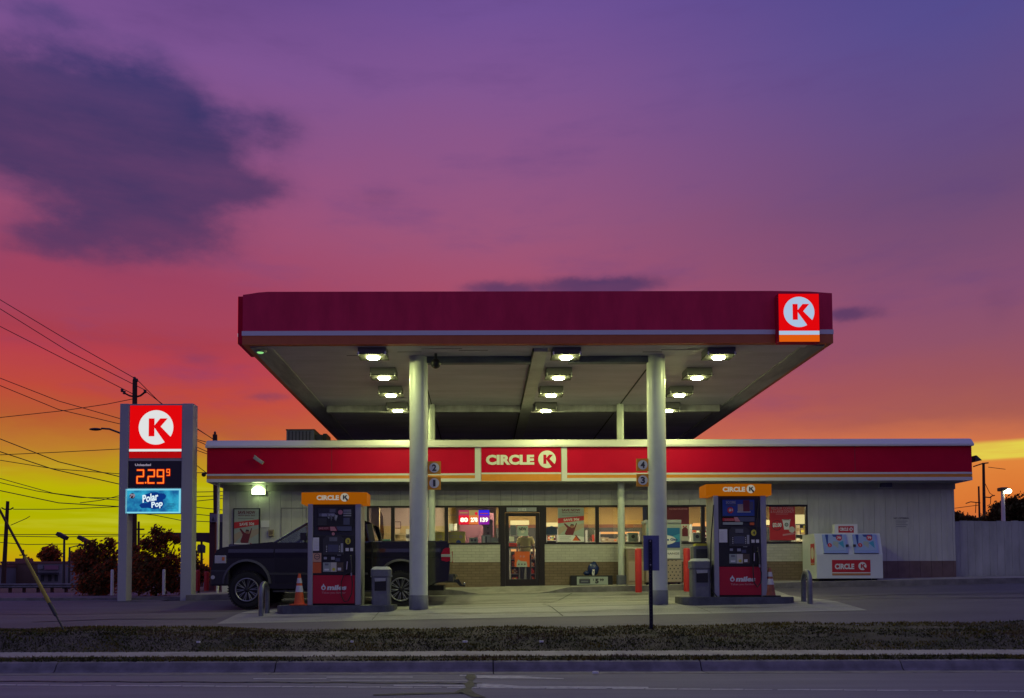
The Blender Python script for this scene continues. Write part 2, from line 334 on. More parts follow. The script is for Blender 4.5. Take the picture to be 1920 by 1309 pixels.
class MB:
    def __init__(s): s.V = []; s.Fc = []; s.mi = []; s.sm = []; s.mats = []
    def m(s, k):
        mt = M[k] if isinstance(k, str) else k
        if mt not in s.mats: s.mats.append(mt)
        return s.mats.index(mt)
    def add(s, V, Fc, k, smooth=False):
        o = len(s.V); s.V += [tuple(p) for p in V]; i = s.m(k)
        for f in Fc: s.Fc.append(tuple(o + j for j in f)); s.mi.append(i); s.sm.append(smooth)
        return s
    def box(s, x0, x1, y0, y1, z0, z1, k):
        if x0 > x1: x0, x1 = x1, x0
        if y0 > y1: y0, y1 = y1, y0
        if z0 > z1: z0, z1 = z1, z0
        V = [(x0, y0, z0), (x1, y0, z0), (x1, y1, z0), (x0, y1, z0), (x0, y0, z1), (x1, y0, z1), (x1, y1, z1), (x0, y1, z1)]
        return s.add(V, [(0, 3, 2, 1), (4, 5, 6, 7), (0, 1, 5, 4), (1, 2, 6, 5), (2, 3, 7, 6), (3, 0, 4, 7)], k)
    def hexa(s, V, k):
        return s.add(V, [(0, 3, 2, 1), (4, 5, 6, 7), (0, 1, 5, 4), (1, 2, 6, 5), (2, 3, 7, 6), (3, 0, 4, 7)], k)
    def prism(s, P, a, b, k, ax='y', smooth=False):
        n = len(P)
        def f(p, t):
            return (p[0], t, p[1]) if ax == 'y' else ((t, p[0], p[1]) if ax == 'x' else (p[0], p[1], t))
        V = [f(p, a) for p in P] + [f(p, b) for p in P]
        s.add(V, [tuple(range(n)), tuple(range(2 * n - 1, n - 1, -1))], k)
        return s.add(V, [(i, (i + 1) % n, n + (i + 1) % n, n + i) for i in range(n)], k, smooth)
    def rect(s, x0, x1, z0, z1, y, k):
        return s.add([(x0, y, z0), (x1, y, z0), (x1, y, z1), (x0, y, z1)], [(0, 1, 2, 3)], k)
    def poly(s, P, y, k):
        return s.add([(p[0], y, p[1]) for p in P], [tuple(range(len(P)))], k)
    def disc(s, cx, cz, r, y, k, n=28, rz=None):
        rz = rz or r
        return s.poly([(cx + r * math.cos(2 * PI * i / n), cz + rz * math.sin(2 * PI * i / n)) for i in range(n)], y, k)
    def text(s, t, x0, x1, z0, z1, y, k, bold=.03, shear=0, rot=0):
        V, Fc = textgeo(t, bold); out = []
        for a, b in V:
            X_, Z_ = x0 + a * (x1 - x0) + shear * b * (z1 - z0), z0 + b * (z1 - z0)
            if rot:
                cx, cz = (x0 + x1) / 2, (z0 + z1) / 2; dx_, dz_ = X_ - cx, Z_ - cz
                X_, Z_ = cx + dx_ * math.cos(rot) - dz_ * math.sin(rot), cz + dx_ * math.sin(rot) + dz_ * math.cos(rot)
            out.append((X_, y, Z_))
        return s.add(out, Fc, k)
    def klogo(s, cx, cz, r, y, kw, kr):
        s.disc(cx, cz, r, y, kw, 40)
        return s.poly([(cx + a * r, cz + b * r) for a, b in KCUT], y - .003, kr)
    def tube(s, P, r, k, n=8, r2=None, cap=True):
        P = [Vector(p) for p in P]; V = []; m_ = len(P)
        ref = Vector((0, 0, 1))
        prev = None
        for i, p in enumerate(P):
            d = (P[min(i + 1, m_ - 1)] - P[max(i - 1, 0)]).normalized()
            if prev is None:
                a = d.cross(ref)
                if a.length < .05: a = d.cross(Vector((1, 0, 0)))
                a.normalize()
            else:
                a = (prev - d * prev.dot(d)); a = a.normalized() if a.length > 1e-6 else d.cross(ref).normalized()
            prev = a; b = d.cross(a)
            rr = r + (r2 - r) * i / (m_ - 1) if r2 is not None else (r[i] if isinstance(r, (list, tuple)) else r)
            for j in range(n):
                t = 2 * PI * j / n; V.append(p + a * rr * math.cos(t) + b * rr * math.sin(t))
        Fc = [(i * n + j, i * n + (j + 1) % n, (i + 1) * n + (j + 1) % n, (i + 1) * n + j) for i in range(m_ - 1) for j in range(n)]
        s.add(V, Fc, k, True)
        if cap: s.add(V, [tuple(range(n - 1, -1, -1)), tuple((m_ - 1) * n + j for j in range(n))], k)
        return s
    def lathe(s, prof, c, k, n=24, ax='z', smooth=True):
        V = []
        for r, h in prof:
            for j in range(n):
                t = 2 * PI * j / n
                if ax == 'z': V.append((c[0] + r * math.cos(t), c[1] + r * math.sin(t), c[2] + h))
                elif ax == 'y': V.append((c[0] + r * math.cos(t), c[1] + h, c[2] + r * math.sin(t)))
                else: V.append((c[0] + h, c[1] + r * math.cos(t), c[2] + r * math.sin(t)))
        q = len(prof)
        s.add(V, [(i * n + j, i * n + (j + 1) % n, (i + 1) * n + (j + 1) % n, (i + 1) * n + j) for i in range(q - 1) for j in range(n)], k, smooth)
        return s.add(V, [tuple(range(n)), tuple((q - 1) * n + j for j in range(n))], k)
    def ball(s, c, r, k, n=16, sc_=(1, 1, 1)):
        q = n // 2; prof = [(r * math.sin(PI * i / q) + 1e-4, -r * math.cos(PI * i / q)) for i in range(q + 1)]
        o = len(s.V); s.lathe(prof, (0, 0, 0), k, n)
        for i in range(o, len(s.V)):
            p = s.V[i]; s.V[i] = (c[0] + p[0] * sc_[0], c[1] + p[1] * sc_[1], c[2] + p[2] * sc_[2])
        return s
    def xf(s, mtx, o=0):
        for i in range(o, len(s.V)): s.V[i] = tuple(mtx @ Vector(s.V[i]))
        return s
    def build(s, name, parent=None, org=None, bevel=0, seg=2):
        if org is None: org = Vector(ORGS[parent.name]) if parent is not None else Vector((0, 0, 0))
        org = Vector(org)
        me = bpy.data.meshes.new(name)
        me.from_pydata([(p[0] - org.x, p[1] - org.y, p[2] - org.z) for p in s.V], [], s.Fc)
        for mt in s.mats: me.materials.append(mt)
        me.polygons.foreach_set('material_index', s.mi); me.polygons.foreach_set('use_smooth', s.sm)
        me.update()
        ob = bpy.data.objects.new(name, me); sc.collection.objects.link(ob); ORGS[ob.name] = tuple(org)
        if parent is not None: ob.parent = parent
        else: ob.location = org
        if bevel:
            b = ob.modifiers.new('bevel', 'BEVEL'); b.width = bevel; b.segments = seg; b.limit_method = 'ANGLE'; b.angle_limit = .6
        return ob
ORG = (0, 0, 0); ORGS = {}
def tag(o, label, cat, group=None):
    o['label'] = label; o['category'] = cat
    if group: o['group'] = group
    return o
def E(name, loc, label, cat, group=None):
    global ORG
    o = bpy.data.objects.new(name, None); sc.collection.objects.link(o); o.empty_display_size = .2
    o.location = loc; ORG = tuple(loc); ORGS[o.name] = tuple(loc)
    return tag(o, label, cat, group)
def ST(o, kind='structure'): o['kind'] = kind; return o
def dup(root, loc, label, group=None, rot=None):
    r = root.copy(); sc.collection.objects.link(r); r.location = loc; r['label'] = label
    if group: r['group'] = group
    if rot is not None: r.rotation_euler = (0, 0, rot)
    for ch in list(root.children):
        c = ch.copy(); sc.collection.objects.link(c); c.parent = r
        for g in ch.children:
            d = g.copy(); sc.collection.objects.link(d); d.parent = c
    return r

# ------------------------------------------------------------------ terrain
PR = [(12.6, .145), (12.95, .17), (13.55, .20), (14.2, .40), (15.0, .50), (16.3, .63), (17.9, .79), (19.6, .82), (20.4, .86), (21.7, 1.02), (22.9, 1.10), (30, 1.15), (60, 1.25), (120, 1.45), (900, 2.2)]
def prof(Y):
    if Y <= 12.6: return .14 if Y > 12.45 else 0.0
    for (a, b), (c, d) in zip(PR, PR[1:]):
        if Y <= c: return b + (d - b) * (Y - a) / (c - a)
    return PR[-1][1]
def sst(a, b, t):
    t = max(0, min(1, (t - a) / (b - a))); return t * t * (3 - 2 * t)
def g(x, Y):
    wgt = sst(13.55, 16.3, Y) * (1 - .6 * sst(24, 60, Y))
    z = prof(Y) + .018 * (max(-9, min(14, x)) - 1) * wgt
    z += .10 * sst(-2.5, -6.5, x) * sst(13.6, 14.3, Y) * sst(16.2, 15.0, Y)
    if 13.6 < Y < 15.3: z += .022 * math.sin(x * 1.9 + Y * 3) * math.sin(x * .7 + 1.2)
    return z
def sheet(name, xs, ys, fn, k, dz=0, org=(0, 0, 0)):
    b = MB(); V = [(x, y, fn(x, y) + dz) for y in ys for x in xs]; n = len(xs)
    b.add(V, [(j * n + i, j * n + i + 1, (j + 1) * n + i + 1, (j + 1) * n + i) for j in range(len(ys) - 1) for i in range(n - 1)], k, True)
    return ST(b.build(name))
def fr(a, b, n): return [a + (b - a) * i / n for i in range(n + 1)]
big = [-900, -300, -120, -60] + fr(-40, 40, 40) + [60, 120, 300, 900]
sheet('ground', big, [-60, 0, 12.3, 12.45, 12.62, 12.95, 13.55] + fr(13.9, 24, 22) + [27, 30, 40, 60, 90, 120, 300, 900], lambda x, y: g(x, y) if y > 12.5 else -.02, 'far', -.035)
sheet('road', fr(-60, 60, 4), [-12, 0, 6, 12.02], lambda x, y: .0, 'road')
b = MB()   # concrete kerb with gutter pan, joints every few metres
jx = [-26, -21.5, -17, X(-380, 12.4), X(-45 + 150, 12.4), X(516, 12.4), X(924, 12.4), X(1313, 12.4), X(1689, 12.4), 10.5, 15, 19.5, 24]
jx = sorted(jx)
for a, c in zip(jx, jx[1:]):
    a += .008; c -= .008
    b.prism([(12.02, .004), (12.40, -.002), (12.44, .03), (12.475, .085), (12.51, .125), (12.55, .138), (12.62, .145), (12.62, -.1), (12.02, -.1)], a, c, 'kerb', 'x')
ST(b.build('kerb'))
sheet('lot_asphalt', fr(-40, 40, 64), fr(14.9, 21.8, 14), g, 'lot', 0)
sheet('lot_asphalt', fr(-60, -8.2, 20), fr(21.8, 33, 8), g, 'lot', .0)
sheet('concrete_slab', fr(-5.05, 7.35, 14), fr(16.3, 21.78, 12), g, 'slab', .006)
b = MB()   # slab joints and asphalt cracks
for x in (1.45,): b.add([(x - .012, 16.3, 0), (x + .012, 16.3, 0), (x + .012, 21.7, 0), (x - .012, 21.7, 0)], [], 'seam')
def strip(b, P, wd, k, dz):
    for (x0, y0), (x1, y1) in zip(P, P[1:]):
        d = Vector((x1 - x0, y1 - y0)); L = d.length; n_ = max(1, int(L / .4)); q = Vector((-d.y, d.x)) / L * wd / 2
        for i in range(n_):
            a = Vector((x0, y0)) + d * i / n_; c = Vector((x0, y0)) + d * (i + 1) / n_
            V = [a - q, c - q, c + q, a + q]
            b.add([(p.x, p.y, g(p.x, p.y) + dz) for p in V], [(0, 1, 2, 3)], k)
strip(b, [(X(1075, 21.2), 21.6), (1.35, 19), (1.55, 16.35)], .022, 'seam', .011)
strip(b, [(-5.0, 18.95), (7.3, 18.95)], .02, 'seam', .011)
strip(b, [(-5.0, 20.6), (7.3, 20.6)], .016, 'seam', .011)
strip(b, [(4.4, 16.35), (4.3, 18.9), (4.35, 21.6)], .012, 'seam', .011)
strip(b, [(-2.1, 16.35), (-2.1, 21.6)], .012, 'seam', .011)
strip(b, [(7.4, 18.2), (8.6, 18.35), (9.8, 17.9), (11.5, 17.6), (13, 17.7)], .07, 'tar', .008)
strip(b, [(7.9, 19.6), (9.6, 19.9), (11.9, 19.5), (14, 19.8)], .09, 'tar', .008)
strip(b, [(-5.1, 18.7), (-7, 18.9), (-9.3, 18.7), (-11, 19.1)], .10, 'tar', .008)
strip(b, [(-5.3, 17.0), (-7.4, 17.3), (-9, 17.1)], .07, 'tar', .008)
ST(b.build('pavement_joints'))
sheet('sidewalk', fr(-40, 40, 80), [12.93, 13.2, 13.55], g, 'walk', .01)
# road markings
b = MB()
def mk(px0, px1, py0, py1, k='mark', dz=.004, sl=0):
    P = [atz(px0, py1, 0), atz(px1, py1 + sl, 0), atz(px1, py0 + sl, 0), atz(px0, py0, 0)]
    b.add([(p.x, p.y, dz) for p in P], [(0, 1, 2, 3)], k)
for i in range(-60, 60):       # worn edge line with small gaps
    if i % 5 != 3 or i % 7 == 0: mk(900 + i * 62, 900 + i * 62 + 60, 1289.4 + i * .38, 1291.4 + i * .38)
    else: mk(900 + i * 62, 900 + i * 62 + 52, 1289.6 + i * .38, 1291.1 + i * .38)
ST(b.build('road_marking'))
b = MB()
mk(738, 880, 1284.6, 1287.0, sl=1.0)
def mp_(P, k='mark', dz=.005):
    Q = [atz(a, c, 0) for a, c in P]; b.add([(p.x, p.y, dz) for p in Q], [tuple(range(len(Q)))], k)
mp_([(894, 1289), (895, 1282.5), (935, 1283.5), (975, 1287), (1215, 1288.5), (1216, 1291), (960, 1290.5)])
mp_([(895, 1272), (893, 1267), (985, 1267.8), (1000, 1270), (1057, 1272.5), (1057, 1274), (990, 1273), (930, 1273)])
mk(475, 612, 1272.5, 1274); mk(612, 774, 1269.3, 1271); mk(620, 876, 1275.8, 1276.9, sl=.8); mk(862, 884, 1266, 1268)
ST(b.build('road_marking'))
b = MB()
mp_([(876, 1265), (890, 1265), (892, 1272), (886, 1278), (890, 1286), (882, 1293), (890, 1300), (912, 1309), (885, 1308), (872, 1302), (852, 1299), (862, 1294), (874, 1290), (870, 1284), (880, 1277), (872, 1271)], 'tar', .007)
mp_([(700, 1303), (780, 1300), (868, 1299.4), (868, 1301.4), (780, 1303), (700, 1305)], 'tar', .007)
for i in range(24):
    x0 = -60 + i * 40; o = 1.5 * math.sin(i * 1.7)
    mp_([(x0, 1277 + i * .16 + o * .4), (x0 + 44, 1277.3 + i * .16 + 1.5 * math.sin((i + 1) * 1.7) * .4), (x0 + 44, 1278.8 + i * .16 + 1.5 * math.sin((i + 1) * 1.7) * .4), (x0, 1278.4 + i * .16 + o * .4)], 'tar', .006)
ST(b.build('road_tar_seam'))

def stainm():
    mt = bpy.data.materials.new('oil_stain'); mt.use_nodes = True; t = mt.node_tree; b_ = t.nodes['Principled BSDF']
    b_.inputs['Base Color'].default_value = (.05, .048, .042, 1); b_.inputs['Roughness'].default_value = .5
    tcn = t.nodes.new('ShaderNodeTexCoord'); mp = t.nodes.new('ShaderNodeMapping'); mp.inputs['Scale'].default_value = (.5, 1.6, 1); t.links.new(tcn.outputs['Object'], mp.inputs[0])
    uvs = t.nodes.new('ShaderNodeAttribute'); uvs.attribute_name = 'fade'
    f = mth(t, 'MULTIPLY', sstep(t, noise(t, mp.outputs[0], 2.4, 6, .65), .38, .72), uvs.outputs['Fac'])
    t.links.new(mth(t, 'MULTIPLY', f, .62), b_.inputs['Alpha']); return mt
M['stain'] = stainm()
def stain_band(x0, x1, y0, y1, k):
    xs, ys = fr(x0, x1, 24), fr(y0, y1, 6); b = MB()
    b.add([(x, y, g(x, y) + .0095) for y in ys for x in xs], [(j * 25 + i, j * 25 + i + 1, (j + 1) * 25 + i + 1, (j + 1) * 25 + i) for j in range(6) for i in range(24)], 'stain', True)
    o = b.build('pavement_stain'); at_ = o.data.attributes.new('fade', 'FLOAT', 'POINT')
    at_.data.foreach_set('value', [k * math.sin(PI * i / 24) ** .5 * math.sin(PI * j / 6) ** 1.0 for j in range(7) for i in range(25)]); ST(o)
for a in [(-4.6, 6.9, 16.75, 17.25, 1.0), (-1.0, 3.4, 18.4, 18.9, .9), (-4.9, 7.2, 19.4, 20.1, 1.0), (-.6, 1.9, 19.9, 20.9, .8), (1.2, 6.8, 20.8, 21.6, .8), (-4.7, -1.0, 20.8, 21.6, 1.0), (-9, -5.2, 19.0, 19.9, .6), (7.6, 13.5, 18.6, 19.2, .6)]: stain_band(*a)
# grass (stuff)
from mathutils import noise as mnoise
def patch(x, y): return .5 + .5 * mnoise.fractal(Vector((x * .9, y * 2.2, 3.3)), .7, 2.1, 4)
def hn(x, y):
    return .5 + .25 * (math.sin(x * 2.3 + y * 5.1) + math.sin(x * .83 - y * 3.7 + 1.3)) * math.cos(x * 3.9 - y * 2.2)
def grass(name, x0, x1, y0, y1, n, hmin, hmax, edge=False):
    b = MB(); ks = ['gr1', 'gr2', 'gr3', 'gr4']; acc = {k: ([], []) for k in ks}
    for i in range(n):
        cx_, cy_ = random.uniform(x0, x1), random.uniform(y0, y1)
        if edge:
            cy_ = y0 + (y1 - y0) * random.random() ** .8
        t = (cy_ - y0) / (y1 - y0); a_ = patch(cx_, cy_); b_ = patch(cx_ * .6 + 40, cy_ * 1.7 + 9)
        f = a_ + random.uniform(-.12, .12)
        if not edge and .25 < t < .9 and b_ > .62 and random.random() < min(.9, (b_ - .62) * 8): continue
        if t > .80 and b_ > .38: k = 'gr2'
        elif t > .35: k = 'gr3' if f > .62 else ('gr2' if f > .52 else ('gr1' if f > .42 else 'gr4'))
        else: k = 'gr2' if f > .66 else ('gr1' if f > .5 else 'gr4')
        h = random.uniform(hmin, hmax) * (.7 + .5 * f); a = random.uniform(0, PI); wd = random.uniform(.008, .02)
        z = g(cx_, cy_) - .012; lx, ly = random.gauss(0, .03), random.gauss(0, .03)
        V, Fc = acc[k]; o = len(V)
        V += [(cx_ - wd * math.cos(a), cy_ - wd * math.sin(a), z), (cx_ + wd * math.cos(a), cy_ + wd * math.sin(a), z), (cx_ + lx, cy_ + ly, z + h)]
        Fc.append((o, o + 1, o + 2))
    for k in ks: b.add(acc[k][0], acc[k][1], k)
    return ST(b.build(name), 'stuff')
sheet('verge_soil', fr(-40, 40, 160), fr(13.52, 15.02, 8), g, 'dirt', .004)
sheet('verge_soil', fr(-40, 40, 80), [12.6, 12.8, 12.96], g, 'dirt', .004)
tag(grass('grass', -15, 15, 13.5, 15.06, 95000, .015, .06), 'short patchy grass on the bank between sidewalk and station lot', 'grass')
tag(grass('grass', -15, 15, 12.57, 12.97, 26000, .02, .06), 'thin strip of grass between kerb and sidewalk', 'grass')
for i, (px, py) in enumerate([(1116, 1238), (872, 1218), (1015, 1190), (372, 1207), (660, 1192)]):
    p = atz(px, py, g(0, 13) + .03) if py > 1230 else at(px, py, 13.9)
    z = g(p.x, p.y)
    b = MB(); r = .05 - .006 * i
    b.prism([(p.x - r, p.y - r * .6), (p.x + r * .7, p.y - r * .5), (p.x + r, p.y + r * .4), (p.x - r * .3, p.y + r * .7)], z + .02, z + .05, 'whitem', 'z')
    tag(b.build('litter_scrap', None, (p.x, p.y, z + .02), .008), ['white scrap of litter on the strip of grass beside the kerb', 'white litter scrap low on the bank left of the middle', 'pale litter scrap near the top of the bank in the middle', 'small litter scrap on the bank below the hoop barrier', 'small pale scrap on the bank below the bin'][i], 'litter')

# store sidewalk with kerb and ramp at the door
SX0, SX1 = -7.55, 26.0
def walkz(x, y):
    base_ = 1.17 + .018 * (max(-9, min(14, x)) - 1) + .05 * (y - 21.8) / 1.15
    r = sst(X(840, 21.8), X(905, 21.8), x) * sst(X(1075, 21.8), X(1010, 21.8), x) * sst(22.9, 21.8, y)
    return base_ * (1 - r) + (g(x, 21.8) + .012) * r
b = MB(); xs = fr(SX0, SX1, 130); ys = fr(21.8, 23.0, 6); n = len(xs)
V = [(x, y, walkz(x, y)) for y in ys for x in xs]
b.add(V, [(j * n + i, j * n + i + 1, (j + 1) * n + i + 1, (j + 1) * n + i) for j in range(len(ys) - 1) for i in range(n - 1)], 'walk', False)
V = [(x, 21.8, walkz(x, 21.8)) for x in xs] + [(x, 21.79, g(x, 21.8) - .1) for x in xs]
b.add(V, [(n + i, n + i + 1, i + 1, i) for i in range(n - 1)], 'kerb')
V = [(SX0, y, walkz(SX0, y)) for y in ys] + [(SX0 - .01, y, .7) for y in ys]; q = len(ys)
b.add(V, [(i, i + 1, q + i + 1, q + i) for i in range(q - 1)], 'kerb')
ST(b.build('store_sidewalk'))

# ------------------------------------------------------------------ fuel canopy
YF = 16.8
cx0, cx1 = X(455, YF, 600), X(1561, YF, 600)
zb, zt = Z(645, YF), Z(547, YF)
YB = 28.4
cz_w1, cz_w0 = Z(620, YF), Z(628.5, YF)
can = E('fuel_canopy', ((cx0 + cx1) / 2, 20, .8), 'large flat fuel station canopy with dark red fascia over the pumps', 'canopy')
b = MB()
sh = .05
b.prism([(cx0, cz_w1), (cx1, cz_w1), (cx1, zt - sh), (cx1 - .45, zt - .015), (cx1 - 1.2, zt), (cx0 + .5, zt + .01), (cx0 + .3, zt - .005), (cx0 + .12, zt - .035), (cx0, zt - sh)], YF, YF + .12, 'redc')
b.prism([(YF + .12, cz_w1), (YB, cz_w1), (YB, zt - sh), (YF + .12, zt - sh)], cx0, cx0 + .12, 'redc', 'x')
b.prism([(YF + .12, cz_w1), (YB, cz_w1), (YB, zt - sh), (YF + .12, zt - sh)], cx1 - .12, cx1, 'redc', 'x')
b.box(cx0 + .12, cx1 - .12, YB - .12, YB, cz_w1, zt - sh, 'redc')
b.build('fascia', can)
b = MB()
b.box(cx0 - .012, cx1 + .012, YF - .012, YF + .10, cz_w0, cz_w1, 'capw')
b.box(cx0 - .012, cx0 + .1, YF + .10, YB, cz_w0, cz_w1, 'capw'); b.box(cx1 - .1, cx1 + .012, YF + .10, YB, cz_w0, cz_w1, 'capw')
b.build('white_stripe', can)
b = MB()
b.box(cx0 - .004, cx1 + .004, YF - .004, YF + .12, zb, cz_w0, 'orangec')
b.box(cx0 - .004, cx0 + .12, YF + .12, YB, zb, cz_w0, 'orangec'); b.box(cx1 - .12, cx1 + .004, YF + .12, YB, zb, cz_w0, 'orangec')
b.build('orange_stripe', can)
b = MB()   # deck pans of the soffit: long narrow pans running across
y = YF + .12; zs = zb + .03
while y < YB - .12:
    b.box(cx0 + .12, cx1 - .12, y, min(y + .295, YB - .12), zs, zs + .05, 'soffit'); y += .30
b.box(cx0 + .12, cx1 - .12, YF + .12, YB - .12, zs + .02, zs + .06, 'seam')
b.build('soffit', can)
b = MB()
for (a, c) in ((cx0 + .12, cx0 + .52), (cx1 - .52, cx1 - .12)):
    b.prism([(a, zs), (c, zs), ((c if a < 0 else a) , zs - .002), ((a + .04) if a < 0 else c, zs - .05), ((a) if a < 0 else c, zs - .05)] if False else [(a, zs - .003), (c, zs - .003), (c, zs - .03), (a, zs - .06)] if a < 0 else [(a, zs - .003), (c, zs - .003), (c, zs - .06), (a, zs - .03)], YF + .13, YB - .2, 'soffe')
b.box(cx0 + .12, cx1 - .12, YF + .121, YF + .30, zs - .035, zs - .002, 'soffit')
b.build('soffit_edge', can)
colx = [X(785, 17.9, 900), X(1232, 17.9, 900)]; bcx = [X(809.5, 22.62, 950), X(1164.5, 22.62, 950)]
b = MB()
xm0, xm1 = X(1003, YF, 652), X(1029, YF, 652)
b.box(xm0, xm1, YF + .31, YB - .2, zs - .10, zs - .002, 'beaml'); b.box(xm0 - .02, xm0, YF + .31, YB - .2, zs - .103, zs - .002, 'seam')  # dark strip beside the beam stands in for its shadow gap
b.build('centre_beam', can)
b = MB()
b.box(colx[0] + .1, xm0 - .02, 17.82, 17.98, zs - .14, zs - .002, 'beamd'); b.box(xm1 + .5, colx[1] - .1, 17.82, 17.98, zs - .14, zs - .002, 'beamd')
b.build('front_beam', can)
b = MB()
b.box(cx0 + .6, xm0 - .02, 22.72, 22.90, zs - .18, zs - .002, 'soffe'); b.box(xm1, cx1 - .6, 22.72, 22.90, zs - .18, zs - .002, 'soffe')
b.build('rear_beam', can)
for xa, xb in ((colx[0], bcx[0]), (colx[1], bcx[1])):
    b = MB(); b.hexa([(xa - .012, 18, zs - .02), (xa + .012, 18, zs - .02), (xb + .012, 22.7, zs - .02), (xb - .012, 22.7, zs - .02), (xa - .012, 18, zs - .002), (xa + .012, 18, zs - .002), (xb + .012, 22.7, zs - .002), (xb - .012, 22.7, zs - .002)], 'seam')
    b.box(xb - .012, xb + .012, 22.92, YB - .3, zs - .02, zs - .002, 'seam'); b.build('soffit_seam', can)
for (px, py, L) in [(790, 654, .5), (825, 654, .45), (700, 665, .3), (745, 660, .5), (1210, 652, .55), (1240, 656, .8), (1205, 660, .4), (1290, 653, .35), (860, 657, .6), (650, 667, .3)]:
    p = at(px, py, 17); d = ray(px, py); t = (zs - .004 - CAMZ) / d.z; xx, yy = d.x * t, d.y * t
    if yy > YF + .32: b = MB(); b.box(xx, xx + L, yy - .01, yy + .012, zs - .006, zs - .002, 'seam'); b.build('rust_streak', can)

for i, x in enumerate(colx):
    b = MB(); gz0 = g(x, 17.9)
    zp = gz0 + .29
    b.lathe([(.193, zp), (.193, zs - .001)], (x, 17.9, 0), 'col', 36)
    c = b.build('column', can)
    b = MB(); b.lathe([(.202, gz0 - .02), (.202, zp), (.193, zp + .004)], (x, 17.9, 0), 'colb', 36); b.box(x - .05, x + .05, 17.68, 17.70, gz0 + .01, gz0 + .03, 'colb'); b.build('column_base', c)
for i, x in enumerate(bcx):
    b = MB(); gz0 = walkz(x, 22.62); zp = Z(1079, 22.62)
    b.lathe([(.092, zp), (.092, zs - .001)], (x, 22.62, 0), 'col', 24)
    c = b.build('column', can)
    b = MB(); b.box(x - .13, x + .13, 22.50, 22.74, gz0 - .02, zp, 'colb'); b.build('column_base', c, bevel=.02)

# canopy lights
def canopy_light(loc, label):
    t = E('canopy_light', (0, 0, 0), label, 'canopy light', 'box lights under the canopy')
    b = MB(); b.box(-.285, .285, -.24, .24, -.16, 0, 'housing'); b.box(-.30, .30, -.255, .255, -.175, -.155, 'seam')
    for s_ in (-1, 1): b.box(s_ * .27 - .015, s_ * .27 + .015, -.26, -.235, -.20, -.12, 'steel')
    b.build('housing', t, bevel=.008)
    b = MB(); P = [(-.135, 0), (-.09, -.08), (.09, -.08), (.135, 0), (.09, .08), (-.09, .08)]
    V = [(x, y, -.176) for x, y in P] + [(x * .86, y * .8, -.208) for x, y in P]
    b.add(V, [(i, (i + 1) % 6, 6 + (i + 1) % 6, 6 + i) for i in range(6)] + [(6, 7, 8, 9, 10, 11)], 'lens'); b.build('lens', t)
    t.location = loc; return t
lrows = {'left': [700, 720, 733, 746], 'middle': [1061, 1047, 1033, 1023], 'right': [1347, 1307, 1274, 1252]}
lpy = [674, 712, 744.5, 773]; proto = None
for rn, pxs in lrows.items():
    for i, px in enumerate(pxs):
        d = ray(px, lpy[i]); t = (zs - .22 - CAMZ) / d.z
        loc = (d.x * t, d.y * t, zs - .001)
        lab = 'glowing box light under the canopy, %s in the %s row' % (['nearest the front edge', 'second from the front', 'third from the front', 'farthest back'][i], rn)
        if proto is None: proto = canopy_light(loc, lab)
        else: dup(proto, loc, lab)
p = at(487, 655, 17.15)
b = MB(); b.lathe([(.11, 0), (.13, -.02), (.10, -.05)], (p.x, 17.2, zs - .03), 'greyl', 16); b.lathe([(.07, -.05), (.05, -.065)], (p.x, 17.2, zs - .03), emis('corner_lamp_green', (150, 235, 140), .9), 12)
tag(b.build('corner_light', None, (p.x, 17.2, zs - .03)), 'small round greenish light at the left front corner of the canopy', 'canopy light')
p = at(817, 682, 17.6)
t = E('dome_camera', (p.x, 17.6, zs), 'black round dome camera under the canopy beside the left column', 'security camera')
b = MB(); b.lathe([(.03, zs - .002), (.03, p.z + .08)], (p.x, 17.6, 0), 'dark', 12); b.build('stem', t)
b = MB(); b.ball((p.x, 17.6, p.z), .105, 'black', 20); b.build('dome', t)

# lit logo boxes on the canopy
def logo_box(x0, x1, z0, z1, y0, y1, name, label):
    t = E(name, ((x0 + x1) / 2, (y0 + y1) / 2, z0), label, 'illuminated sign')
    b = MB(); b.box(x0, x1, y0, y1, z0, z1, 'red'); b.build('sign_box', t, bevel=.01)
    W_, H_ = x1 - x0, z1 - z0; e = .012
    b = MB(); yy = y0 - .002
    zst = z0 + H_ * .235; zso = z0 + H_ * .155
    b.rect(x0 + e, x1 - e, zst, z1 - e, yy, 'ltred'); b.rect(x0 + e, x1 - e, zso, zst, yy, 'ltblue'); b.rect(x0 + e, x1 - e, z0 + e, zso, yy, 'ltorange')
    b.klogo((x0 + x1) / 2, zst + (z1 - zst) * .5, W_ * .37, yy - .004, 'ltblue', 'ltred'); b.build('sign_face', t)
    return t
logo_box(X(1459, 16.6, 590), X(1537, 16.6, 590), Z(642, 16.6, 1497), Z(550, 16.6, 1497), 16.6, 16.79, 'canopy_sign', 'square lit red sign with white round letter emblem at the canopy right end')
t = E('canopy_sign', (cx0 - .1, 17.6, zb), 'lit red sign seen edge-on at the canopy left end', 'illuminated sign')
b = MB(); b.box(cx0 - .14, cx0 - .002, 16.95, 17.95, Z(645, 17), Z(556, 17), 'red'); b.build('sign_box', t, bevel=.01)
b = MB(); o = 0
zz0, zz1 = Z(645, 17), Z(556, 17)
b.rect(-.49, .49, zz0 + .22, zz1 - .012, 0, 'ltred'); b.rect(-.49, .49, zz0 + .15, zz0 + .22, 0, 'ltblue'); b.rect(-.49, .49, zz0 + .01, zz0 + .15, 0, 'ltorange'); b.klogo(0, (zz0 + .22 + zz1) / 2, .35, -.004, 'ltblue', 'ltred')
b.xf(Matrix.Translation((cx0 - .143, 17.45, 0)) @ Matrix.Rotation(-PI / 2, 4, 'Z')); b.build('sign_face', t)

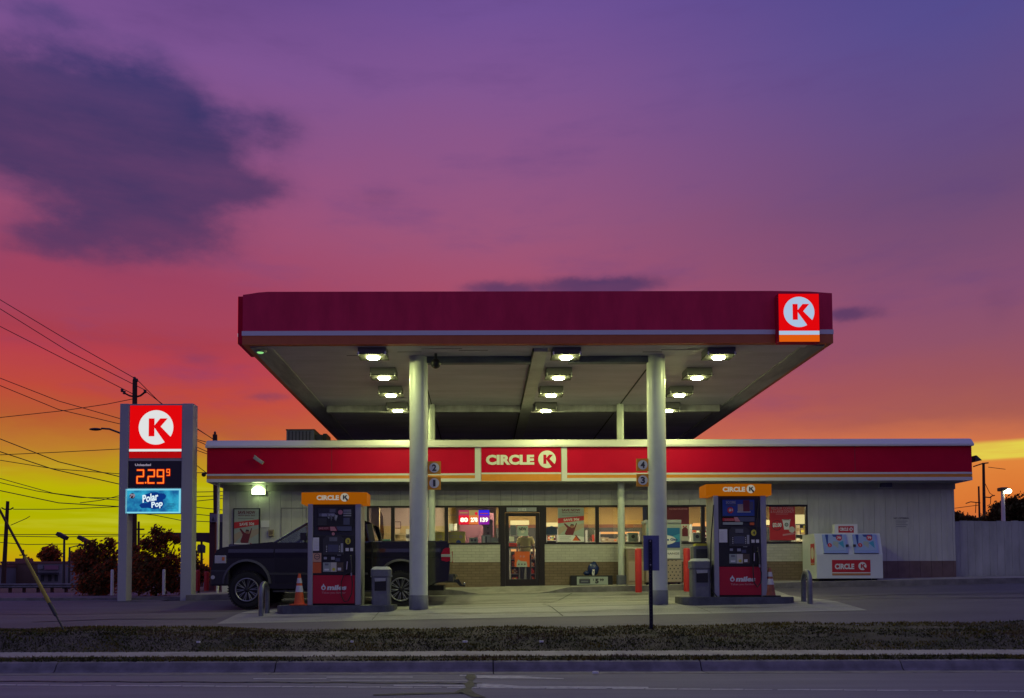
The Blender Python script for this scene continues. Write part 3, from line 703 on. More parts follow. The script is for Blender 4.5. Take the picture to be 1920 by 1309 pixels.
# pump number plates on the columns
def numplate(px0, px1, py0, py1, n_, lab):
    lab = lab.replace('orange plate', {'2': 'upper orange plate', '1': 'lower orange plate', '4': 'upper orange plate', '3': 'lower orange plate'}[n_])
    Y = 17.86; x0, x1, z0, z1 = X(px0, Y, 890), X(px1, Y, 890), Z(py1, Y), Z(py0, Y)
    b = MB(); b.box(x0, x1, Y, Y + .03, z0, z1, mat('plate_orange', (.80, .34, .02), .5)); cx_, cz_ = (x0 + x1) / 2, (z0 + z1) / 2; r = (x1 - x0) * .38
    b.disc(cx_, cz_, r, Y - .003, 'whitem'); hw = .045 if n_ != '1' else .025
    b.text(n_, cx_ - hw, cx_ + hw, cz_ - .07, cz_ + .07, Y - .006, 'pink', .035)
    tag(b.build('pump_number_sign', None, (cx_, Y, z0)), lab, 'number sign')
numplate(802, 826.5, 865, 888.5, '2', 'orange plate with number 2 in a white circle on the left column')
numplate(802, 826.5, 893.5, 918, '1', 'orange plate with number 1 in a white circle on the left column')
numplate(1193.5, 1217, 861, 884, '4', 'orange plate with number 4 in a white circle on the right column')
numplate(1193.5, 1217, 889.5, 913, '3', 'orange plate with number 3 in a white circle on the right column')

# ------------------------------------------------------------------ store
YW, YS = 22.95, 22.25
wx0, wx1 = X(421, YW), X(1791, YW)
fx0, fx1 = X(388, YS, 860), X(1822, YS, 860)
zcap1, zcap0 = Z(825.5, YS), Z(839, YS)
zr0 = Z(887.5, YS); zw1_ = Z(891, YS); zo0 = Z(897, YS); zw0 = Z(903, YS)
store = E('store_building', ((wx0 + wx1) / 2, YW, 1.1), 'long low convenience store with red fascia and pale siding behind the pumps', 'building')
zwt = Z(948, YW); zws = Z(1021, YW); zbr = Z(1054, YW); zbase = .9; zsf = zw0 + .01
wa, wb_ = X(688, YW), X(1515, YW); da, db = X(938, YW), X(1021, YW)
b = MB()
def boards(x0, x1, z0, z1, wd=.30):
    x = x0
    while x < x1 - .01:
        e = min(x + wd, x1); b.box(x + .003, e - .003, YW, YW + .03, z0, z1, 'siding')
        b.box(x + wd * .5 - .004, x + wd * .5 + .004, YW - .004, YW + .01, z0, z1, 'siding') if e - x > wd * .8 else None
        x = e
boards(wx0, wa, zbr, zsf); boards(wa, wb_, zwt, zsf); boards(wb_, wx1, zbr, zsf)
b.box(wx0, wa, YW + .022, YW + .15, zbase, zsf, 'seam'); b.box(wb_, wx1, YW + .022, YW + .15, zbase, zsf, 'seam'); b.box(wa, wb_, YW + .022, YW + .15, zwt, zsf, 'seam')
b.box(wx0, wx0 + .03, YW + .15, 31, zbase, zsf, 'siding'); b.box(wx1 - .03, wx1, YW + .15, 31, zbase, zsf, 'siding'); b.box(wx0 + .03, wx1 - .03, 30.97, 31, zbase, zsf, 'siding')
b.box(wx0 - .05, wx0 + .12, YW - .012, YW - .001, zbase, zsf, 'white')
b.build('siding', store)
b = MB()
b.box(wa, da, YW + .001, YW + .15, zbr, zws, 'wbrick'); b.box(db, wb_, YW + .001, YW + .15, zbr, zws, 'wbrick'); b.build('painted_brick_wall', store)
b = MB()
b.box(wa, da, YW - .006, YW + .15, zbase, zbr - .002, 'bbrick'); b.box(db, wb_, YW - .006, YW + .15, zbase, zbr - .002, 'bbrick'); b.build('brown_brick_base', store)
b = MB()
x = wx0
for (x0, x1) in ((wx0, wa), (wb_, wx1)):
    b = MB(); x = x0
    while x < x1 - .01:
        e = min(x + .30, x1); b.box(x + .003, e - .003, YW - .006, YW + .02, zbase, zbr - .002, 'brownp'); x = e
    b.build('brown_base_panels', store)
b = MB(); b.box(wx0 - .02, wx1 + .01, YW - .045, YW - .002, Z(920, YW), zsf, 'frieze'); b.build('frieze_board', store)
# fascia
s0, s1 = X(890.5, YS, 865), X(1063, YS, 865); m0, m1 = X(901.5, YS, 865), X(1053, YS, 865)
b = MB()
b.box(fx0, s0, YS, YS + .1, zr0, zcap0, 'red'); b.box(s1, fx1, YS, YS + .1, zr0, zcap0, 'red')
b.box(fx0, fx0 + .1, YS + .1, 31.3, zr0, zcap0, 'red'); b.box(fx1 - .1, fx1, YS + .1, 31.3, zr0, zcap0, 'red'); b.box(fx0 + .1, fx1 - .1, 31.2, 31.3, zr0, zcap0, 'red')
for px in (622, 1603): b.box(X(px, YS, 860) - .006, X(px, YS, 860) + .006, YS - .002, YS, zr0, zcap0, 'pmar')
b.build('fascia', store)
b = MB()
b.prism([(YS - .09, zcap0), (YS + .12, zcap0), (YS + .12, zcap1 + .03), (YS + .03, zcap1), (YS - .09, zcap0 + .05)], fx0 - .02, fx1 + .02, 'capw', 'x')
b.box(fx0 - .02, fx0 + .12, YS + .12, 31.3, zcap0, zcap1 + .03, 'capw'); b.box(fx1 - .12, fx1 + .02, YS + .12, 31.3, zcap0, zcap1 + .03, 'capw')
b.box(fx0, s0, YS - .006, YS + .1, zw1_, zr0, 'capw'); b.box(s1, fx1, YS - .006, YS + .1, zw1_, zr0, 'capw')
b.box(fx0, s0, YS - .012, YS + .1, zw0, zo0, 'capw'); b.box(s1, fx1, YS - .012, YS + .1, zw0, zo0, 'capw')
b.box(fx0, fx0 + .1, YS + .1, 31.3, zw0, zr0, 'capw'); b.box(fx1 - .1, fx1, YS + .1, 31.3, zw0, zr0, 'capw')
b.box(s0, m0, YS - .02, YS + .1, zw0, zcap0, 'capw'); b.box(m1, s1, YS - .02, YS + .1, zw0, zcap0, 'capw')
b.build('white_trim', store)
b = MB(); b.box(fx0, s0, YS - .003, YS + .1, zo0, zw1_, 'orange'); b.box(s1, fx1, YS - .003, YS + .1, zo0, zw1_, 'orange'); b.build('orange_stripe', store)
b = MB(); b.box(fx0 + .01, fx1 - .01, YS + .1, 31.2, zw0 + .002, zw0 + .06, 'frieze'); b.build('overhang_soffit', store)
b = MB(); b.box(fx0 + .12, fx1 - .12, YS + .12, 31.1, zcap0 - .1, zcap0, 'dark'); b.build('roof', store)
b = MB(); x = X(411, 22.6); b.tube([(x, 22.5, zw0), (x, 22.5, walkz(x, 22.5) - .02)], .035, 'white', 10); b.build('corner_post', store)
# store sign in the fascia centre
t = E('store_sign', ((m0 + m1) / 2, YS, zw0), 'red sign panel with white letters and round emblem in the middle of the store fascia', 'store sign')
b = MB(); zz = Z(894.5 - 5, YS)
b.box(m0 + .01, m1 - .01, YS - .03, YS + .08, zw0, zcap0 - .002, 'capw'); b.build('sign_backing', t)
b = MB(); y0 = YS - .032
b.rect(m0 + .015, m1 - .015, Z(886.5, YS), Z(837.5, YS), y0, 'red'); b.rect(m0 + .015, m1 - .015, zw0 + .01, Z(889.5, YS), y0, 'orange')
b.build('sign_face', t)
b = MB(); b.text('CIRCLE', X(911, YS, 862), X(1001.5, YS, 862), Z(872.3, YS), Z(853.3, YS), y0 - .01, 'whitem', .055)
b.klogo(X(1025.5, YS, 862), Z(862, YS), .232, y0 - .01, 'whitem', 'red'); b.build('lettering', t)

# windows
def window(x0, x1, z0, z1, lab=None, fr_=.05):
    b = MB(); y0, y1 = YW - .01, YW + .09
    b.box(x0, x1, y0, y1, z1 - fr_, z1, 'frame'); b.box(x0, x1, y0, y1, z0, z0 + fr_, 'frame'); b.box(x0, x0 + fr_, y0, y1, z0 + fr_, z1 - fr_, 'frame'); b.box(x1 - fr_, x1, y0, y1, z0 + fr_, z1 - fr_, 'frame')
    o = b.build('window', store, bevel=.004)
    b = MB(); b.box(x0 + fr_, x1 - fr_, YW + .04, YW + .046, z0 + fr_, z1 - fr_, 'glass'); b.build('pane', o)
mul = [688, 736.5, 837, 938]
for a, c in zip(mul, mul[1:]): window(X(a, YW), X(c, YW), zws, zwt)
mul2 = [1021, 1120, 1217, 1318.5, 1420, 1515]
for a, c in zip(mul2, mul2[1:]): window(X(a, YW), X(c, YW), zws, zwt)
# door
zd0 = walkz(1, 22.9) - .01
b = MB(); d0, d1 = X(947, YW), X(1012, YW)
b.box(da, d0, YW - .015, YW + .1, zd0, zwt, 'frame'); b.box(d1, db, YW - .015, YW + .1, zd0, zwt, 'frame'); b.box(d0, d1, YW - .015, YW + .1, Z(961, YW), zwt, 'frame')
b.build('door_frame', store, bevel=.004)
gx0, gx1, gz1, gz0_ = X(954, YW), X(1004.5, YW), Z(968, YW), Z(1086, YW)
b = MB(); zdt = Z(962, YW)
b.box(d0 + .005, gx0, YW + .01, YW + .06, zd0 + .01, zdt, 'frame'); b.box(gx1, d1 - .005, YW + .01, YW + .06, zd0 + .01, zdt, 'frame'); b.box(gx0, gx1, YW + .01, YW + .06, gz1, zdt, 'frame'); b.box(gx0, gx1, YW + .01, YW + .06, zd0 + .01, gz0_, 'frame')
dr = b.build('door', store, bevel=.004)
b = MB(); b.box(gx0, gx1, YW + .03, YW + .036, gz0_, gz1, 'glass'); b.build('pane', dr)
b = MB(); zh = Z(1026, YW); b.tube([(gx0 - .02, YW + .01, zh), (gx0 - .02, YW - .05, zh), (gx1 + .02, YW - .05, zh), (gx1 + .02, YW + .01, zh)], .014, 'dark', 8); b.build('push_bar', dr)
b = MB(); b.box(X(950, YW), X(1006, YW), YW - .03, YW - .016, Z(959.5, YW), Z(952, YW), 'greyl'); b.text('3102', X(971, YW), X(987, YW), Z(958.5, YW), Z(953.2, YW), YW - .033, 'whitem', .03)
b.build('street_number', store)
# ------------------------------------------------------------------ store interior
zfl = 1.23; zcl = 4.02
ix0, ix1 = wx0 + .1, wx1 - .2
b = MB()
b.box(ix0, ix1, YW + .16, 30.5, zfl - .05, zfl, 'intfloor'); b.box(ix0, ix1, YW + .16, 30.5, zcl, zcl + .05, 'intceil')
b.box(ix0, ix1, 29.5, 29.6, zfl, zcl, 'intwall'); b.box(ix0, ix0 + .05, YW + .16, 29.5, zfl, zcl, 'intmauve'); b.box(ix1 - .05, ix1, YW + .16, 29.5, zfl, zcl, 'intwall')
b.box(ix0 + .05, X(836, 25.6), 25.6, 25.7, zfl, Z(986, 25.6), 'intwall'); b.box(ix0 + .05, X(836, 25.6), 25.6, 25.7, Z(986, 25.6), zcl, 'intmauve')
b.box(X(836, 25.6), X(836, 25.6) + .08, 25.5, 29.5, zfl, zcl, 'intwall')
b.build('interior_shell', store)
yt = 28.2
b = MB(); b.box(X(930, yt), ix1 - .1, yt, yt + .1, Z(984, yt), Z(948, yt), 'inttan'); b.box(X(930, yt), ix1 - .1, yt - .01, yt + .1, Z(990, yt), Z(984, yt), 'intbrown'); b.box(X(930, yt), ix1 - .1, yt + .02, yt + .1, zfl, Z(990, yt), 'dcool')
b.box(X(930, yt), ix1 - .1, yt, yt + .1, Z(948, yt), zcl, 'intceil')
b.build('interior_bulkhead', store)
for i, (xx, yy, wdt) in enumerate([(-2.0, 24.2, .3), (.2, 24.6, .4), (1.0, 26.4, .35), (2.6, 24.4, .35), (4.3, 26.2, .4), (5.6, 24.4, .35), (7.8, 25.4, .4), (10, 25.4, .4)]):
    b = MB(); b.box(xx - .6, xx + .6, yy - wdt / 2, yy + wdt / 2, zcl - .06, zcl - .001, 'intceil'); b.box(xx - .56, xx + .56, yy - wdt / 2 + .03, yy + wdt / 2 - .03, zcl - .075, zcl - .06, 'tube')
    tag(b.build('ceiling_light', None, (xx, yy, zcl - .06)), 'long fluorescent ceiling fitting inside the store', 'ceiling light', 'ceiling lights inside the store')

def flatbox(name, px0, px1, py0, py1, Y, depth, k, label, cat, group=None, gfx=None, bevel=.004):
    x0, x1, z0, z1 = X(px0, Y, (py0 + py1) / 2), X(px1, Y, (py0 + py1) / 2), Z(py1, Y, (px0 + px1) / 2), Z(py0, Y, (px0 + px1) / 2)
    b = MB(); b.box(x0, x1, Y, Y + depth, z0, z1, k)
    if gfx: gfx(b, x0, x1, z0, z1, Y - .003)
    o = b.build(name, None, ((x0 + x1) / 2, Y, z0))
    return tag(o, label, cat, group)
def lines(b, x0, x1, zs_, h, y, k):
    for q, z in enumerate(zs_): b.rect(x0, x1 - (x1 - x0) * .15 * (q % 2), z, z + h, y, k)
def save_poster(b, x0, x1, z0, z1, y):
    W_, H_ = x1 - x0, z1 - z0
    def R(u0, u1, v0, v1, k, d=0): b.rect(x0 + u0 * W_, x0 + u1 * W_, z0 + v0 * H_, z0 + v1 * H_, y - d, k)
    def Pp(L, k, d=0): b.poly([(x0 + u * W_, z0 + v * H_) for u, v in L], y - d, k)
    R(0, 1, 0, 1, 'pgreen')
    b.text('SAVE NOW', x0 + .15 * W_, x0 + .86 * W_, z0 + .89 * H_, z0 + .965 * H_, y - .003, 'pmar', .03)
    b.text('WITH EASY PAY', x0 + .15 * W_, x0 + .86 * W_, z0 + .835 * H_, z0 + .87 * H_, y - .003, 'pmar', .02)
    R(.15, .8, .775, .782, 'pink', .003)
    Pp([(0, .18), (.3, .36), (.6, .28), (1, .42), (1, .55), (.7, .5), (.45, .45), (.2, .47), (0, .40)], 'ptan', .002)
    Pp([(0, .54), (1, .63), (1, .76), (0, .69)], 'pred', .004)
    b.text('SAVE 30\u00a2', x0 + .22 * W_, x0 + .82 * W_, z0 + .60 * H_, z0 + .685 * H_, y - .007, 'whitem', .03, rot=.06)
    Pp([(.26, .24), (.36, .40), (.22, .53), (.27, .545), (.42, .45), (.50, .43), (.62, .42), (.70, .55), (.735, .55), (.66, .38), (.58, .20), (.30, .20)], 'pmar', .005)
    b.disc(x0 + .54 * W_, z0 + .46 * H_, .075 * W_, y - .006, 'pskin'); Pp([(.46, .475), (.62, .475), (.6, .51), (.5, .52)], 'pdark', .007)
    Pp([(0, 0), (1, 0), (1, .14), (.55, .19), (0, .20)], 'whitem', .006)
    Pp([(.55, .03), (.70, .20), (.86, .03)], 'porange', .008); Pp([(.64, .20), (.68, .20), (.88, .03), (.82, .03)], 'pmar', .009)
    lines(b, x0 + .06 * W_, x0 + .5 * W_, [z0 + .05 * H_, z0 + .10 * H_, z0 + .14 * H_], .008 * H_, y - .009, 'pink')
o = flatbox('poster', 437, 487, 953, 1036, YW - .05, .04, 'black', 'black framed savings poster on the siding left of the pickup windscreen', 'poster', None, lambda b, x0, x1, z0, z1, y: save_poster(b, x0 + .03, x1 - .03, z0 + .03, z1 - .03, y))
flatbox('notice', 489, 505, 976, 989, YW - .02, .015, 'whitem', 'small blank pale notice on the siding beside the framed poster', 'notice')
flatbox('wall_box', 503, 512, 993, 1005, YW - .08, .075, 'brownbox', 'small brown box fixed on the siding below the pale notice', 'wall box', None, lambda b, x0, x1, z0, z1, y: b.rect(x0 + .01, x1 - .01, z0 + .03, z1 - .04, y, 'bbrick'))
b = MB(); x0, x1, z0, z1 = X(527, YW), X(575, YW), 1.2, Z(951, YW)
for q in ((x0, x0 + .02, z0, z1), (x0, x1, z1 - .02, z1), (x1 - .02, x1, z0, z1)): b.box(q[0], q[1], YW - .012, YW - .002, q[2], q[3], 'frieze')
b.build('side_door_outline', store, org=store.location)
flatbox('poster', 1046, 1095, 952, 1016, YW + .025, .006, 'pgreen', 'savings poster inside the window right of the door', 'poster', None, lambda b, x0, x1, z0, z1, y: save_poster(b, x0, x1, z0, z1, y))
def coffee(b, x0, x1, z0, z1, y):
    W_, H_ = x1 - x0, z1 - z0; f = lambda u: x0 + u * W_; h = lambda v_: z0 + v_ * H_
    b.rect(x0, x1, z0, z1, y, 'pred')
    b.text('MEDIUM COFFEE', f(.06), f(.94), h(.865), h(.95), y - .003, 'ppink', .03); b.text('& A LARGE DONUT', f(.04), f(.96), h(.775), h(.855), y - .003, 'ppink', .03); b.rect(f(.25), f(.72), h(.735), h(.75), y - .003, 'ppink')
    b.disc(f(.28), h(.42), .20 * W_, y - .003, 'ltreddim' if False else 'pmar'); b.disc(f(.28), h(.42), .175 * W_, y - .005, 'pred'); b.text('$2.00', f(.11), f(.46), h(.36), h(.49), y - .008, 'whitem', .05)
    b.poly([(f(.5), h(.56)), (f(.80), h(.56)), (f(.75), h(.30)), (f(.56), h(.30))], y - .004, 'whitem'); b.rect(f(.48), f(.82), h(.56), h(.59), y - .005, 'cream'); b.rect(f(.54), f(.76), h(.575), h(.585), y - .007, 'pink'); b.disc(f(.655), h(.44), .075 * W_, y - .006, 'pink'); b.disc(f(.655), h(.44), .055 * W_, y - .008, 'pgreen')
    b.disc(f(.86), h(.30), .12 * W_, y - .008, 'cream'); b.poly([(f(.5), h(.12)), (f(.96), h(.17)), (f(.96), h(.22)), (f(.5), h(.17))], y - .005, 'ppink')
flatbox('poster', 1443, 1491, 947, 1013, YW + .025, .006, 'pred', 'red coffee price poster in the rightmost store window', 'poster', None, coffee)
def shell_poster(b, x0, x1, z0, z1, y):
    W_, H_ = x1 - x0, z1 - z0
    b.rect(x0, x1, z0, z1, y, 'pmar'); b.text('THE COLD COLLECTION', x0 + .1 * W_, x0 + .93 * W_, z0 + .9 * H_, z0 + .95 * H_, y - .003, 'ppink', .02)
    for i in range(7): b.disc(x0 + W_ * (.2 + .1 * i), z0 + H_ * (.35 + .12 * math.sin(i * 2.1)), W_ * .07, y - .004, ['ppink', 'pred', 'pdark'][i % 3])
flatbox('poster', 1250, 1292, 950, 1010, YW + .025, .006, 'pmar', 'dark maroon poster in the window right of the right column', 'poster', None, shell_poster)
flatbox('poster', 1276, 1292, 983, 1014, YW + .015, .006, 'cream', 'pale bottle pack poster beside the maroon poster', 'poster', None, lambda b, x0, x1, z0, z1, y: (b.rect(x0, x1, z0, z1, y, 'cream'), b.poly([(x0 + .04, z0 + .12), (x1 - .03, z0 + .12), (x1 - .03, z1 - .14), (x1 - .08, z1 - .08), (x0 + .09, z1 - .08), (x0 + .04, z1 - .14)], y - .003, 'pmar'), b.disc(x0 + .08, z1 - .06, .02, y - .004, 'pred'), b.disc(x1 - .08, z1 - .06, .02, y - .004, 'pred')))
flatbox('window_screen', 1205, 1217, 950, 976, YW + .025, .01, mat('dark_blue_film', (.03, .035, .09), .4), 'dark blue panel in the window left of the right column', 'window panel')
flatbox('notice', 957, 968, 985, 1003, YW + .04, .003, 'cream', 'plain cream sheet taped high on the door glass', 'notice')
def newp(b, x0, x1, z0, z1, y): b.rect(x0, x1, z0, z1, y, 'pgreen'); b.text('NEW', x0 + .04, x1 - .04, z1 - .13, z1 - .04, y - .003, 'pink', .04); b.disc((x0 + x1) / 2, z0 + .12, .05, y - .003, 'cream')
flatbox('notice', 970, 990, 986, 1005, YW + .02, .003, 'pgreen', 'grey green sheet with dark letters on the door glass', 'notice', None, newp)
flatbox('notice', 955, 964, 1006, 1015, YW + .02, .003, 'cream', 'small square sheet on the door glass above the red sticker', 'notice')
flatbox('sticker', 954.5, 969, 1018.5, 1026, YW + .02, .003, 'pred', 'red sticker at the left edge of the door glass', 'sticker', None, lambda b, x0, x1, z0, z1, y: lines(b, x0 + .03, x1 - .02, [z0 + .03, z0 + .065], .015, y, 'pdark'))
def doorp(b, x0, x1, z0, z1, y):
    W_, H_ = x1 - x0, z1 - z0; b.rect(x0, x1, z0, z1, y, 'porange'); b.text('3 $', x0 + W_ * .33, x0 + W_ * .68, z0 + H_ * .6, z0 + H_ * .74, y - .003, 'ppink', .05)
    b.poly([(x0 + .12 * W_, z0), (x0 + .85 * W_, z0), (x0 + .8 * W_, z0 + .34 * H_), (x0 + .4 * W_, z0 + .38 * H_), (x0 + .25 * W_, z0 + .48 * H_), (x0 + .14 * W_, z0 + .3 * H_)], y - .003, 'pgreen')
    for i in range(3): b.disc(x0 + W_ * (.28 + .2 * i), z0 + .17 * H_, .05 * W_, y - .005, 'pdark')
flatbox('poster', 965, 993, 1034, 1063, YW + .02, .003, 'porange', 'orange price poster on the lower door glass', 'poster', None, doorp)
# neon price sign
t = E('neon_price_sign', (X(892, YW + .12), YW + .12, Z(985, YW)), 'glowing red, yellow and blue price sign in the window left of the door', 'neon sign')
Y = YW + .10; b = MB()
cols3 = [(860, 879.5, 'neonpink', 'neonr', '80'), (879.5, 897.5, 'neony', 'neono', '278'), (897.5, 917.5, 'neonb', 'neonp', '139')]
b.box(X(859.5, Y), X(918, Y), Y + .003, Y + .06, Z(984, Y), Z(956, Y), 'black'); b.build('sign_box', t)
b = MB()
for (a, c, k1, k2, tx) in cols3:
    b.rect(X(a, Y), X(c, Y), Z(966.5, Y), Z(956.5, Y), Y, k1); b.rect(X(a, Y), X(c, Y), Z(983.5, Y), Z(966.5, Y), Y, k2)
    b.text(tx, X(a + 3, Y), X(c - 2, Y), Z(979, Y), Z(970.5, Y), Y - .004, 'neonw', .05)
b.disc(X(893, Y), Z(963, Y), .04, Y - .003, 'neonr'); b.rect(X(862, Y), X(877, Y), Z(962.5, Y), Z(960.5, Y), Y - .003, 'neony'); b.rect(X(900, Y), X(915, Y), Z(964, Y), Z(962, Y), Y - .003, 'neonpink')
b.build('lit_face', t)
# window goods left of the door
def carton(b, x0, x1, z0, z1, y): b.rect(x0 + .05, x0 + (x1 - x0) * .55, z1 - .16, z1 - .10, y, 'ptan'); b.rect(x0 + .06, x0 + (x1 - x0) * .53, z1 - .145, z1 - .115, y - .002, 'yellowbox'); b.disc(x1 - .12, z1 - .14, .05, y, 'ptan'); b.disc(x0 + (x1 - x0) * .6, z0 + .05, .07, y, 'pblue')
flatbox('carton', 841, 872, 997, 1021, YW + .35, .3, 'yellowbox', 'large yellow carton on the window sill under the neon sign', 'carton', None, carton)
flatbox('carton', 816, 834, 997, 1021, YW + .45, .3, 'yellowbox', 'yellow carton in the window between column and mullion', 'carton', None, carton)
flatbox('carton', 880, 896, 1008, 1020, YW + .30, .2, 'pgreen', 'low pale green box on the sill right of the yellow carton', 'carton', None, lambda b, x0, x1, z0, z1, y: (b.disc(x0 + .07, z0 + .1, .035, y, 'pink'), b.disc(x0 + .16, z0 + .1, .035, y, 'pink')))
def atm(b, x0, x1, z0, z1, y):
    b.text('A', (x0 + x1) / 2 - .03, (x0 + x1) / 2 + .03, z1 - .17, z1 - .08, y, 'pdark', .05); b.text('T', (x0 + x1) / 2 - .03, (x0 + x1) / 2 + .03, z1 - .30, z1 - .21, y, 'pdark', .05); b.text('M', (x0 + x1) / 2 - .035, (x0 + x1) / 2 + .035, z1 - .43, z1 - .34, y, 'pdark', .05)
t = flatbox('cash_machine', 906, 924, 974, 1050, YW + .55, .5, mat('cash_machine_grey', (.25, .17, .17), .6), 'grey cash machine standing behind the window left of the door', 'cash machine', None, atm)
flatbox('counter_box', 903, 920, 1003, 1020, YW + .3, .12, 'greyl', 'pale grey holder standing in front of the cash machine', 'holder', None, lambda b, x0, x1, z0, z1, y: (b.rect(x0 + .03, x0 + .09, z0 + .02, z1 - .04, y, 'whitem'), b.rect(x0 + .11, x0 + .14, z0 + .02, z1 - .04, y, 'dark')))
flatbox('counter_box', 921, 934, 1008, 1020, YW + .28, .12, 'pgreen', 'small grey green box at the sill corner beside the door', 'holder')
flatbox('wall_panel', 862, 926, 962, 1060, 25.2, .1, mat('maroon_partition', (.16, .06, .10), .8), 'dark maroon partition behind the neon sign', 'partition')
flatbox('notice', 842, 849, 982, 995, 25.0, .02, 'pgreen', 'pale green notice hung inside left of the neon sign', 'notice'); flatbox('notice', 851, 857, 982, 995, 25.0, .02, 'whitem', 'white notice in a frame inside left of the neon sign', 'notice')
flatbox('picture_frame', 738, 752, 978, 991, 25.5, .03, 'intmauve', 'dark square picture frame on the inside wall above the truck bed', 'picture frame', None, lambda b, x0, x1, z0, z1, y: [b.rect(*q, y, 'pdark') for q in ((x0, x1, z1 - .02, z1), (x0, x1, z0, z0 + .02), (x0, x0 + .02, z0, z1), (x1 - .02, x1, z0, z1))])
# hanging cloth
b = MB(); P = []
pf = [(712, 955), (715, 960), (718, 968), (719, 985), (720, 1000), (718, 1010), (714, 1012), (711.5, 1005), (711, 985), (711.5, 965)]
b.prism([(X(a, 24.2), Z(c, 24.2)) for a, c in pf], 24.2, 24.28, mat('dark_knit', (.10, .07, .07), .9, var=.6, vscale=30)); tag(b.build('hanging_cloth', None, (X(715, 24.2), 24.2, Z(1012, 24.2))), 'long dark cloth hanging inside the window above the truck bed', 'cloth')
flatbox('pillar', 696, 711, 948, 1060, 24.0, .2, 'intwall', 'pale interior pillar behind the leftmost window', 'pillar')
flatbox('bin', 716, 732, 1011, 1030, 24.4, .3, 'teal', 'teal plastic tub inside the window above the truck bed', 'tub')
flatbox('wall_dispenser', 761, 769, 992, 1014, 25.4, .1, 'greyl', 'grey dispenser on the inside wall left of the left column', 'dispenser', None, lambda b, x0, x1, z0, z1, y: b.rect(x0 + .01, x1 - .01, z0 + .08, z1 - .16, y, 'dcool'))
flatbox('paper_map', 740, 750, 992, 1003, 25.5, .01, 'ptan', 'crumpled tan paper pinned below the picture frame', 'paper')
# shelving, coolers
def flat_unit(name, px0, px1, py0, py1, Y, label, cat, litk, ncol, nrow, goods):
    x0, x1, z0, z1 = X(px0, Y), X(px1, Y), Z(py1, Y), Z(py0, Y)
    t = E(name, ((x0 + x1) / 2, Y, z0), label, cat)
    b = MB(); b.box(x0, x1, Y + .32, Y + .36, z0, z1, 'dcool'); b.box(x0, x0 + .03, Y, Y + .32, z0, z1, 'greyl'); b.box(x1 - .03, x1, Y, Y + .32, z0, z1, 'greyl'); b.build('frame', t)
    if litk: b = MB(); b.box(x0 + .03, x1 - .03, Y, Y + .05, z1 - .06, z1, litk); b.build('light_strip', t)
    for r in range(nrow):
        zz_ = z0 + (z1 - z0 - .1) * r / nrow + .02
        b = MB(); b.box(x0 + .03, x1 - .03, Y + .01, Y + .32, zz_, zz_ + .015, 'greyl'); b.build('shelf', t)
        hh = (z1 - z0 - .1) / nrow - .05
        for c in range(ncol):
            xx = x0 + .06 + (x1 - x0 - .12) * c / ncol; wd = (x1 - x0 - .12) / ncol * .82
            b = MB(); k = goods[(c * 3 + r * 5 + c * r) % len(goods)]; h = hh * random.uniform(.55, .95)
            b.box(xx, xx + wd, Y + .04, Y + .2, zz_ + .016, zz_ + .016 + h, k); b.rect(xx + wd * .15, xx + wd * .85, zz_ + .016 + h * .35, zz_ + .016 + h * .7, Y + .037, goods[(c + r + 1) % len(goods)])
            tag(b.build('package', None, (xx, Y + .04, zz_ + .016)), 'small bright package on the store shelves behind the windows', 'package', 'packages on the store shelves')
GD = ['pred', 'porange', 'pyellow', 'whitem', 'pblue', 'pcyan', 'cream', 'pmar', 'ptan']
flat_unit('shelf_unit', 1024, 1046, 992, 1050, 25.0, 'lit shelf of packages left of the savings poster', 'shelving', 'coolerlit', 4, 3, GD)
flat_unit('shelf_unit', 1124, 1200, 998, 1050, 25.2, 'warm lit bakery shelf between mullion and slim column', 'shelving', 'warmshelf', 9, 3, ['ptan', 'porange', 'pbrown', 'cream', 'cardboard'])
flat_unit('shelf_unit', 1296, 1345, 984, 1050, 25.0, 'bright snack shelf left of the right pump', 'shelving', 'warmshelf', 6, 3, GD)
flat_unit('shelf_unit', 1100, 1119, 994, 1055, 25.4, 'dark shelf beside the right edge of the savings poster', 'shelving', None, 3, 3, ['pmar', 'dcool', 'pred'])
flat_unit('shelf_unit', 956, 975, 1030, 1092, 24.2, 'small shelf of orange packages seen through the door left of the person', 'shelving', 'warmshelf', 3, 4, ['porange', 'pred', 'pyellow', 'pmar', 'ptan'])
flat_unit('shelf_unit', 993, 1006, 1030, 1092, 24.4, 'narrow shelf of packages seen through the door right of the person', 'shelving', 'coolerlit', 2, 4, ['porange', 'cream', 'pred'])
flat_unit('shelf_unit', 1490, 1540, 978, 1050, 27.0, 'yellow lit shelf behind the red coffee poster', 'shelving', 'coolerlit', 5, 3, ['pyellow', 'cream', 'ptan', 'cardboard'])
flatbox('cooler_header', 957, 992, 976, 984, 26, .1, 'coolerlit', 'lit yellow cooler header seen through the top of the door', 'cooler header')
flatbox('cooler_header', 1023, 1046, 980, 987, 26, .1, 'coolerlit', 'lit yellow header over the shelf right of the door', 'cooler header')
flatbox('cooler_header', 1428, 1444, 975, 984, 26, .1, 'coolerlit', 'lit yellow header left of the red coffee poster', 'cooler header')
flatbox('cooler_header', 1491, 1513, 965, 982, 25, .1, 'coolerlit', 'large lit yellow header at the right window edge', 'cooler header')
flatbox('menu_screen', 1300, 1318, 981, 990, 25.6, .05, 'warmshelf', 'glowing orange menu screen left of the right pump', 'menu screen')
flatbox('menu_screen', 1321, 1336, 978, 990, 25.6, .05, 'warmshelf', 'glowing orange menu screen beside the pump post', 'menu screen')
